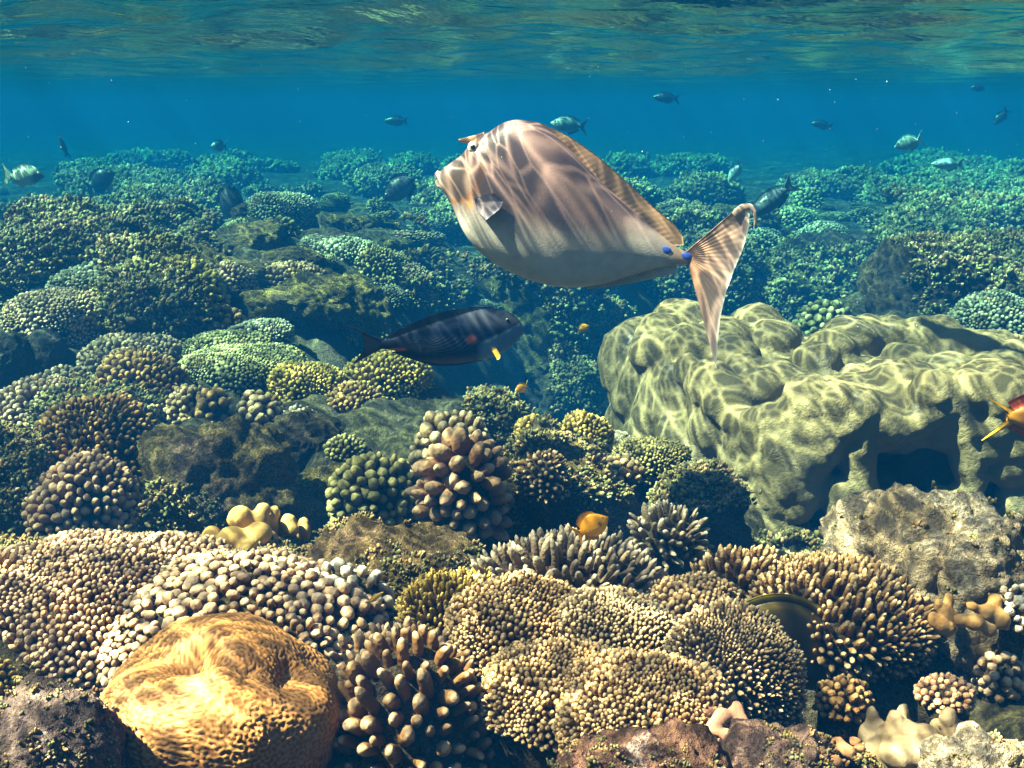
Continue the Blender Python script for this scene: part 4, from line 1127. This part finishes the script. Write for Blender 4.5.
# --- fishes further off
DK = lambda u, v: lerp((.02, .02, .03), (.03, .03, .04), u)
def parrot(u, v):
    c = lerp((.10, .16, .18), (.16, .22, .20), sst(-.1, .15, v))
    return paint(c, (.48, .55, .50), sst(.34, .12, u))
def pale(u, v):
    c = lerp((.44, .42, .32), (.52, .48, .34), sst(-.1, .1, v))
    c = paint(c, (.10, .10, .09), sst(.34, .18, u))
    return paint(c, (.2, .19, .15), np.exp(-((u - .62) / .05) ** 2) * .8)
small_fish('parrotfish', 'pale fish with a dark head and a light tail over the hazy rubble', 24, 176, 42, 5.1, +1, pale, tall=.48, tailc=(.7, .66, .5), fork=.2, full=False)
small_fish('surgeonfish', 'dark blurred fish with a notched tail above the dim rubble flat', 100, 181, 36, 7.0, +1, DK, tall=.56, tailc=(.02, .02, .03), tilt=28)
small_fish('surgeonfish', 'dark fish hanging head down in front of the long plate corals', 230, 202, 52, 5.5, +1, DK, tall=.44, tailc=(.02, .02, .03), tilt=-82, fork=1.2)
small_fish('surgeonfish', 'dark tilted fish with a lyre tail under the snout of the big fish', 402, 187, 46, 5.7, -1, lambda u, v: paint(DK(u, v), (.10, .14, .14), sst(.02, .12, v)), tall=.50, tailc=(.02, .02, .03), tilt=-36, fork=1.4)
small_fish('parrotfish', 'blue-green parrotfish with a lighter face above the back of the big fish', 569, 125, 38, 6.5, -1, parrot, tall=.42, tailc=(.10, .15, .17), fork=.5, tilt=6)
small_fish('parrotfish', 'pale turquoise parrotfish turning over the far reef', 909, 143, 30, 6.2, -1, lambda u, v: lerp((.26, .36, .33), (.36, .4, .33), u), tall=.52, tailc=(.3, .45, .45), tilt=-16)
small_fish('parrotfish', 'pale blue fish low over the reef with a bright patch on its back', 948, 164, 34, 6.5, -1, lambda u, v: paint(lerp((.15, .22, .22), (.15, .22, .22), u), (.4, .5, .5), spot(u, v, .4, -.06, .2, .08)), tall=.36, tailc=(.2, .3, .3))
small_fish('parrotfish', 'upright light blue fish beyond the tail of the big fish', 735, 172, 24, 6.2, -1, lambda u, v: lerp((.4, .55, .55), (.3, .4, .45), u), tall=.42, tailc=(.25, .35, .4), tilt=-60)
small_fish('surgeonfish', 'large dim grey fish slanting down behind the hooked tail tip', 772, 200, 58, 4.6, -1, lambda u, v: paint(lerp((.05, .07, .08), (.05, .06, .07), u), (.4, .36, .1), sst(-.17, -.2, v) * .7), tall=.34, tailc=(.05, .07, .08), tilt=-38)
small_fish('parrotfish', 'faint fish shape high in the blue water behind the humped back', 666, 98, 28, 9.0, -1, DK, tall=.36, tailc=(.02, .02, .03), tilt=4)
small_fish('surgeonfish', 'faint dark fish alone just below the rippled surface', 978, 88, 15, 9.1, -1, DK, tall=.5, tailc=(.02, .02, .03))
small_fish('surgeonfish', 'faint dark slanting fish below the lone one near the surface', 1001, 117, 20, 9.8, -1, DK, tall=.5, tailc=(.02, .02, .03), tilt=-50)
small_fish('wrasse', 'slender dark fish standing almost upright in the blue', 63, 146, 24, 7.8, -1, DK, tall=.22, tailc=(.02, .02, .03), tilt=70, wid=.1)
small_fish('parrotfish', 'small grey-blue fish head-on over the far reef flat', 219, 146, 17, 7.8, -1, parrot, tall=.6, tailc=(.1, .16, .18), yaw=35)
small_fish('parrotfish', 'barely visible fish in the blue ahead of the horned snout', 396, 121, 26, 10.0, -1, DK, tall=.36, tailc=(.02, .02, .03))
small_fish('parrotfish', 'barely visible fish in the dim blue above the far flat', 822, 125, 24, 10.0, -1, DK, tall=.34, tailc=(.02, .02, .03), tilt=8)
small_fish('wrasse', 'tiny yellow fish standing upright against the dark reef wall', 898, 255, 18, 4.6, -1, lambda u, v: lerp((.75, .5, .04), (.7, .5, .1), u), tall=.3, tailc=(.7, .5, .05), tilt=80)
# ------------------------------------------------------------------ the far reef flat: many coral heads, each one an object
def far_corals():
    r = np.random.default_rng(77)
    kinds = []
    for nm, word, W, Wy, H, s, kd, pal, kw in (
            ('table_coral', 'plate coral', .40, .34, .085, .026, 'stub', 'teal', dict(shape='plate', low=-.3, Lr=1.2, seg=5)),
            ('table_coral', 'plate coral', .34, .34, .10, .022, 'stub', 'green', dict(shape='plate', low=-.35, Lr=1.1, seg=5, lob=.3)),
            ('table_coral', 'plate coral', .36, .26, .08, .03, 'finger', 'grey', dict(shape='plate', low=-.3, Lr=1.5, seg=5, lob=.35)),
            ('finger_coral', 'dome coral', .26, .24, .14, .024, 'stub', 'teal', dict(low=-.35, Lr=1.2, seg=5)),
            ('finger_coral', 'dome coral', .24, .22, .15, .03, 'finger', 'olive', dict(low=-.35, Lr=1.7, seg=5, lob=.3)),
            ('knob_coral', 'knob coral', .26, .24, .15, .045, 'lobe', 'green', dict(low=-.4, Lr=1.3, seg=5, clump=(.1, .05))),
            ('knob_coral', 'knob coral', .24, .22, .17, .04, 'lobe', 'grey', dict(low=-.4, Lr=1.4, seg=5, clump=(.1, .05)))):
        cr, ba = colony_meshes(W, Wy, H, s, kd, len(kinds) * 31 + 5, limit=420, below=H + .12, **kw)
        b_, t_ = PAL[pal]; t_ = tuple(x * .62 for x in t_)
        kinds.append((nm, word, cr, ba, coral_mat(b_, t_, 140)))
    for mt, sd, wd in ((OLV, 3, 'mossy rubble hump'), (ALG, 8, 'mossy rubble hump'), (DRK, 14, 'dark rubble hump'), (OLV, 21, 'mossy rubble hump')):
        kinds.append(('reef_rock', wd, rock_mesh(.42, .36, .11, sd, sub=5, below=.2, rough=1.2), None, mt))
    protos = {}
    used = []
    n = 0
    tries = 0
    while n < 285 and tries < 9000:
        tries += 1
        py = 168 + 142 * r.uniform(0, 1) ** 1.25
        px = r.uniform(-30, 1054)
        if py > 295 and px > 600: continue
        p = hit(px, py)
        if p[1] < 3.4 or p[1] > 20 : continue
        sc = r.uniform(.30, .68) * (1.0 if p[1] < 7 else .58)
        if any((p[0] - q[0]) ** 2 + (p[1] - q[1]) ** 2 < (.17 * (sc + q[2])) ** 2 for q in used): continue
        used.append((p[0], p[1], sc))
        i = int(r.integers(len(kinds)))
        nm, word, cr, ba, mat = kinds[i]
        where = 'beyond the dark head-down fish' if px < 320 else 'beyond the belly of the big fish' if px < 690 else 'beyond the tail of the big fish'
        band = 'mid-flat' if p[1] < 6.5 else 'distant hazy'
        lab = f'{band} {word} {where}' if ba is None else f'{band} teal-tinted {word} {where}'
        grp = f'{band} {word}s {where}'
        loc = (p[0], p[1], p[2] + .02 * sc)
        if i not in protos:
            if ba is None:
                t = tag(link(nm, cr, mat, None, loc), lab, 'rock', grp)
                protos[i] = (t, None, None)
            else:
                t = empty(nm, loc, lab, 'coral', grp)
                protos[i] = (t, link('crown', cr, mat, t), link('base', ba, BASE_ROCK, t))
        else:
            t0, c0, b0 = protos[i]
            t = t0.copy(); COL.objects.link(t); t.location = loc
            tag(t, lab, None, grp)
            for ch in (c0, b0):
                if ch is None: continue
                c = ch.copy(); COL.objects.link(c); c.parent = t
        t.rotation_euler = (r.normal(0, .12), r.normal(0, .12), r.uniform(0, 6.28))
        t.scale = (sc, sc, sc * r.uniform(.45, .85) * (1 if p[1] < 7 else .6))
        n += 1
far_corals()

# ------------------------------------------------------------------ uncountable: rubble, turf and nubs all over rock and seabed
def turf():
    r = np.random.default_rng(101)
    P, Nn, S = [], [], []
    # on the seabed, evenly over what the eye sees of it
    n = 22000
    py = 384 + 1024 * np.tan(PITCH * 0) * 0 + 160 + 400 * r.uniform(0, 1, n) ** 1.5; px = r.uniform(-60, 1084, n)
    u, w, q = ray(px, py)
    Ys = np.exp(np.linspace(math.log(1.0), math.log(24), 260))
    best = np.full(n, np.nan)
    for Y in Ys:
        x = u * Y / w; z = CZ + q * Y / w
        m = np.isnan(best)
        if not m.any(): break
        g = seabed(x[m], np.full(m.sum(), Y))
        idx = np.nonzero(m)[0][z[m] <= g]
        best[idx] = Y
    ok = ~np.isnan(best)
    x = (u * best / w)[ok]; Yb = best[ok]
    e = .01
    z = seabed(x, Yb)
    nx, ny = (seabed(x + e, Yb) - z) / e, (seabed(x, Yb + e) - z) / e
    P.append(np.stack([x, Yb, z], 1)); Nn.append(np.stack([-nx, -ny, np.ones_like(nx)], 1)); S.append(r.uniform(1.4, 4.2, len(x)) * Yb / F)
    # on the rocks
    for o in list(COL.objects):
        if o.get('category') != 'rock' or o.type != 'MESH': continue
        me = o.data; k = len(me.vertices)
        co = np.empty(k * 3, np.float32); me.vertices.foreach_get('co', co); co = co.reshape(-1, 3)
        no = np.empty(k * 3, np.float32); me.vertex_normals.foreach_get('vector', no); no = no.reshape(-1, 3)
        wp = co + np.array(o.location)
        sel = (no[:, 2] > -.1) & (no[:, 1] < .6)
        idx = np.nonzero(sel)[0]
        dist = float(o.location[1])
        cnt = 40 if o.material_slots and o.material_slots[0].material == PAL_R else 420 if 1.1 < dist < 1.4 else 170 if dist < 1.4 else 900
        patch = vn(wp[idx] * 9 / max(dist, .7), 5)
        idx = idx[patch > -.2]
        if not len(idx): continue
        idx = r.choice(idx, min(cnt, len(idx)), replace=False)
        P.append(wp[idx]); Nn.append(no[idx]); S.append(r.uniform(1.0, 3.6, len(idx)) * dist / F)
    P, Nn, S = np.concatenate(P), np.concatenate(Nn), np.concatenate(S)
    Nn /= np.linalg.norm(Nn, axis=1)[:, None]
    pal = r.integers(0, 3, len(P))
    for k, (col, nm) in enumerate(((('olive'), 'algae_turf'), (('tan'), 'coral_rubble'), (('green'), 'turf_nubs'))):
        sel = pal == k
        p, nn, s = P[sel], Nn[sel], S[sel]
        reps = 5
        pp = np.repeat(p, reps, 0); nd = np.repeat(nn, reps, 0); ss = np.repeat(s, reps)
        pp = pp + r.normal(0, 1, pp.shape) * (ss * 1.1)[:, None] * np.array([1, 1, .25])
        nd = nd + r.normal(0, .45, nd.shape) + np.array([0, 0, .4])
        V, Fc, T, rn = fingers(pp - nd / np.linalg.norm(nd, axis=1)[:, None] * (ss * .5)[:, None], nd, ss * r.uniform(1.2, 2.6, len(ss)), ss * r.uniform(.4, .75, len(ss)), 'lobe' if k else 'finger', 5, r)
        a, b = PAL[col]
        o = link(nm, mesh_np(nm, V, Fc, {'tip': T, 'rnd': rn}), coral_mat(tuple(x * .9 for x in a), tuple(x * .8 for x in b), 200))
        tag(o, kind='stuff')
turf()
# ------------------------------------------------------------------ drifting specks in the water
def specks():
    r = np.random.default_rng(9)
    iv, jf = ico(1)
    V, Fc = [], []
    for i in range(170):
        Y = r.uniform(.8, 4.0)
        px, py = r.uniform(-100, 1124), r.uniform(60, 330)
        x, z = on_plane(px, py, Y)
        if z > SURF - .04: continue
        V.append(np.array([float(x), Y, float(z)]) + iv * r.uniform(.0002, .0007) * Y ** .5); Fc.append(jf + 12 * 0 + len(iv) * (len(V) - 1))
    m, nt, b = new_mat('speck_white'); b.inputs['Base Color'].default_value = (.8, .8, .75, 1); b.inputs['Roughness'].default_value = .5
    o = link('suspended_specks', mesh_np('suspended_specks', np.concatenate(V), [np.concatenate(Fc)]), m)
    tag(o, kind='stuff')
specks()
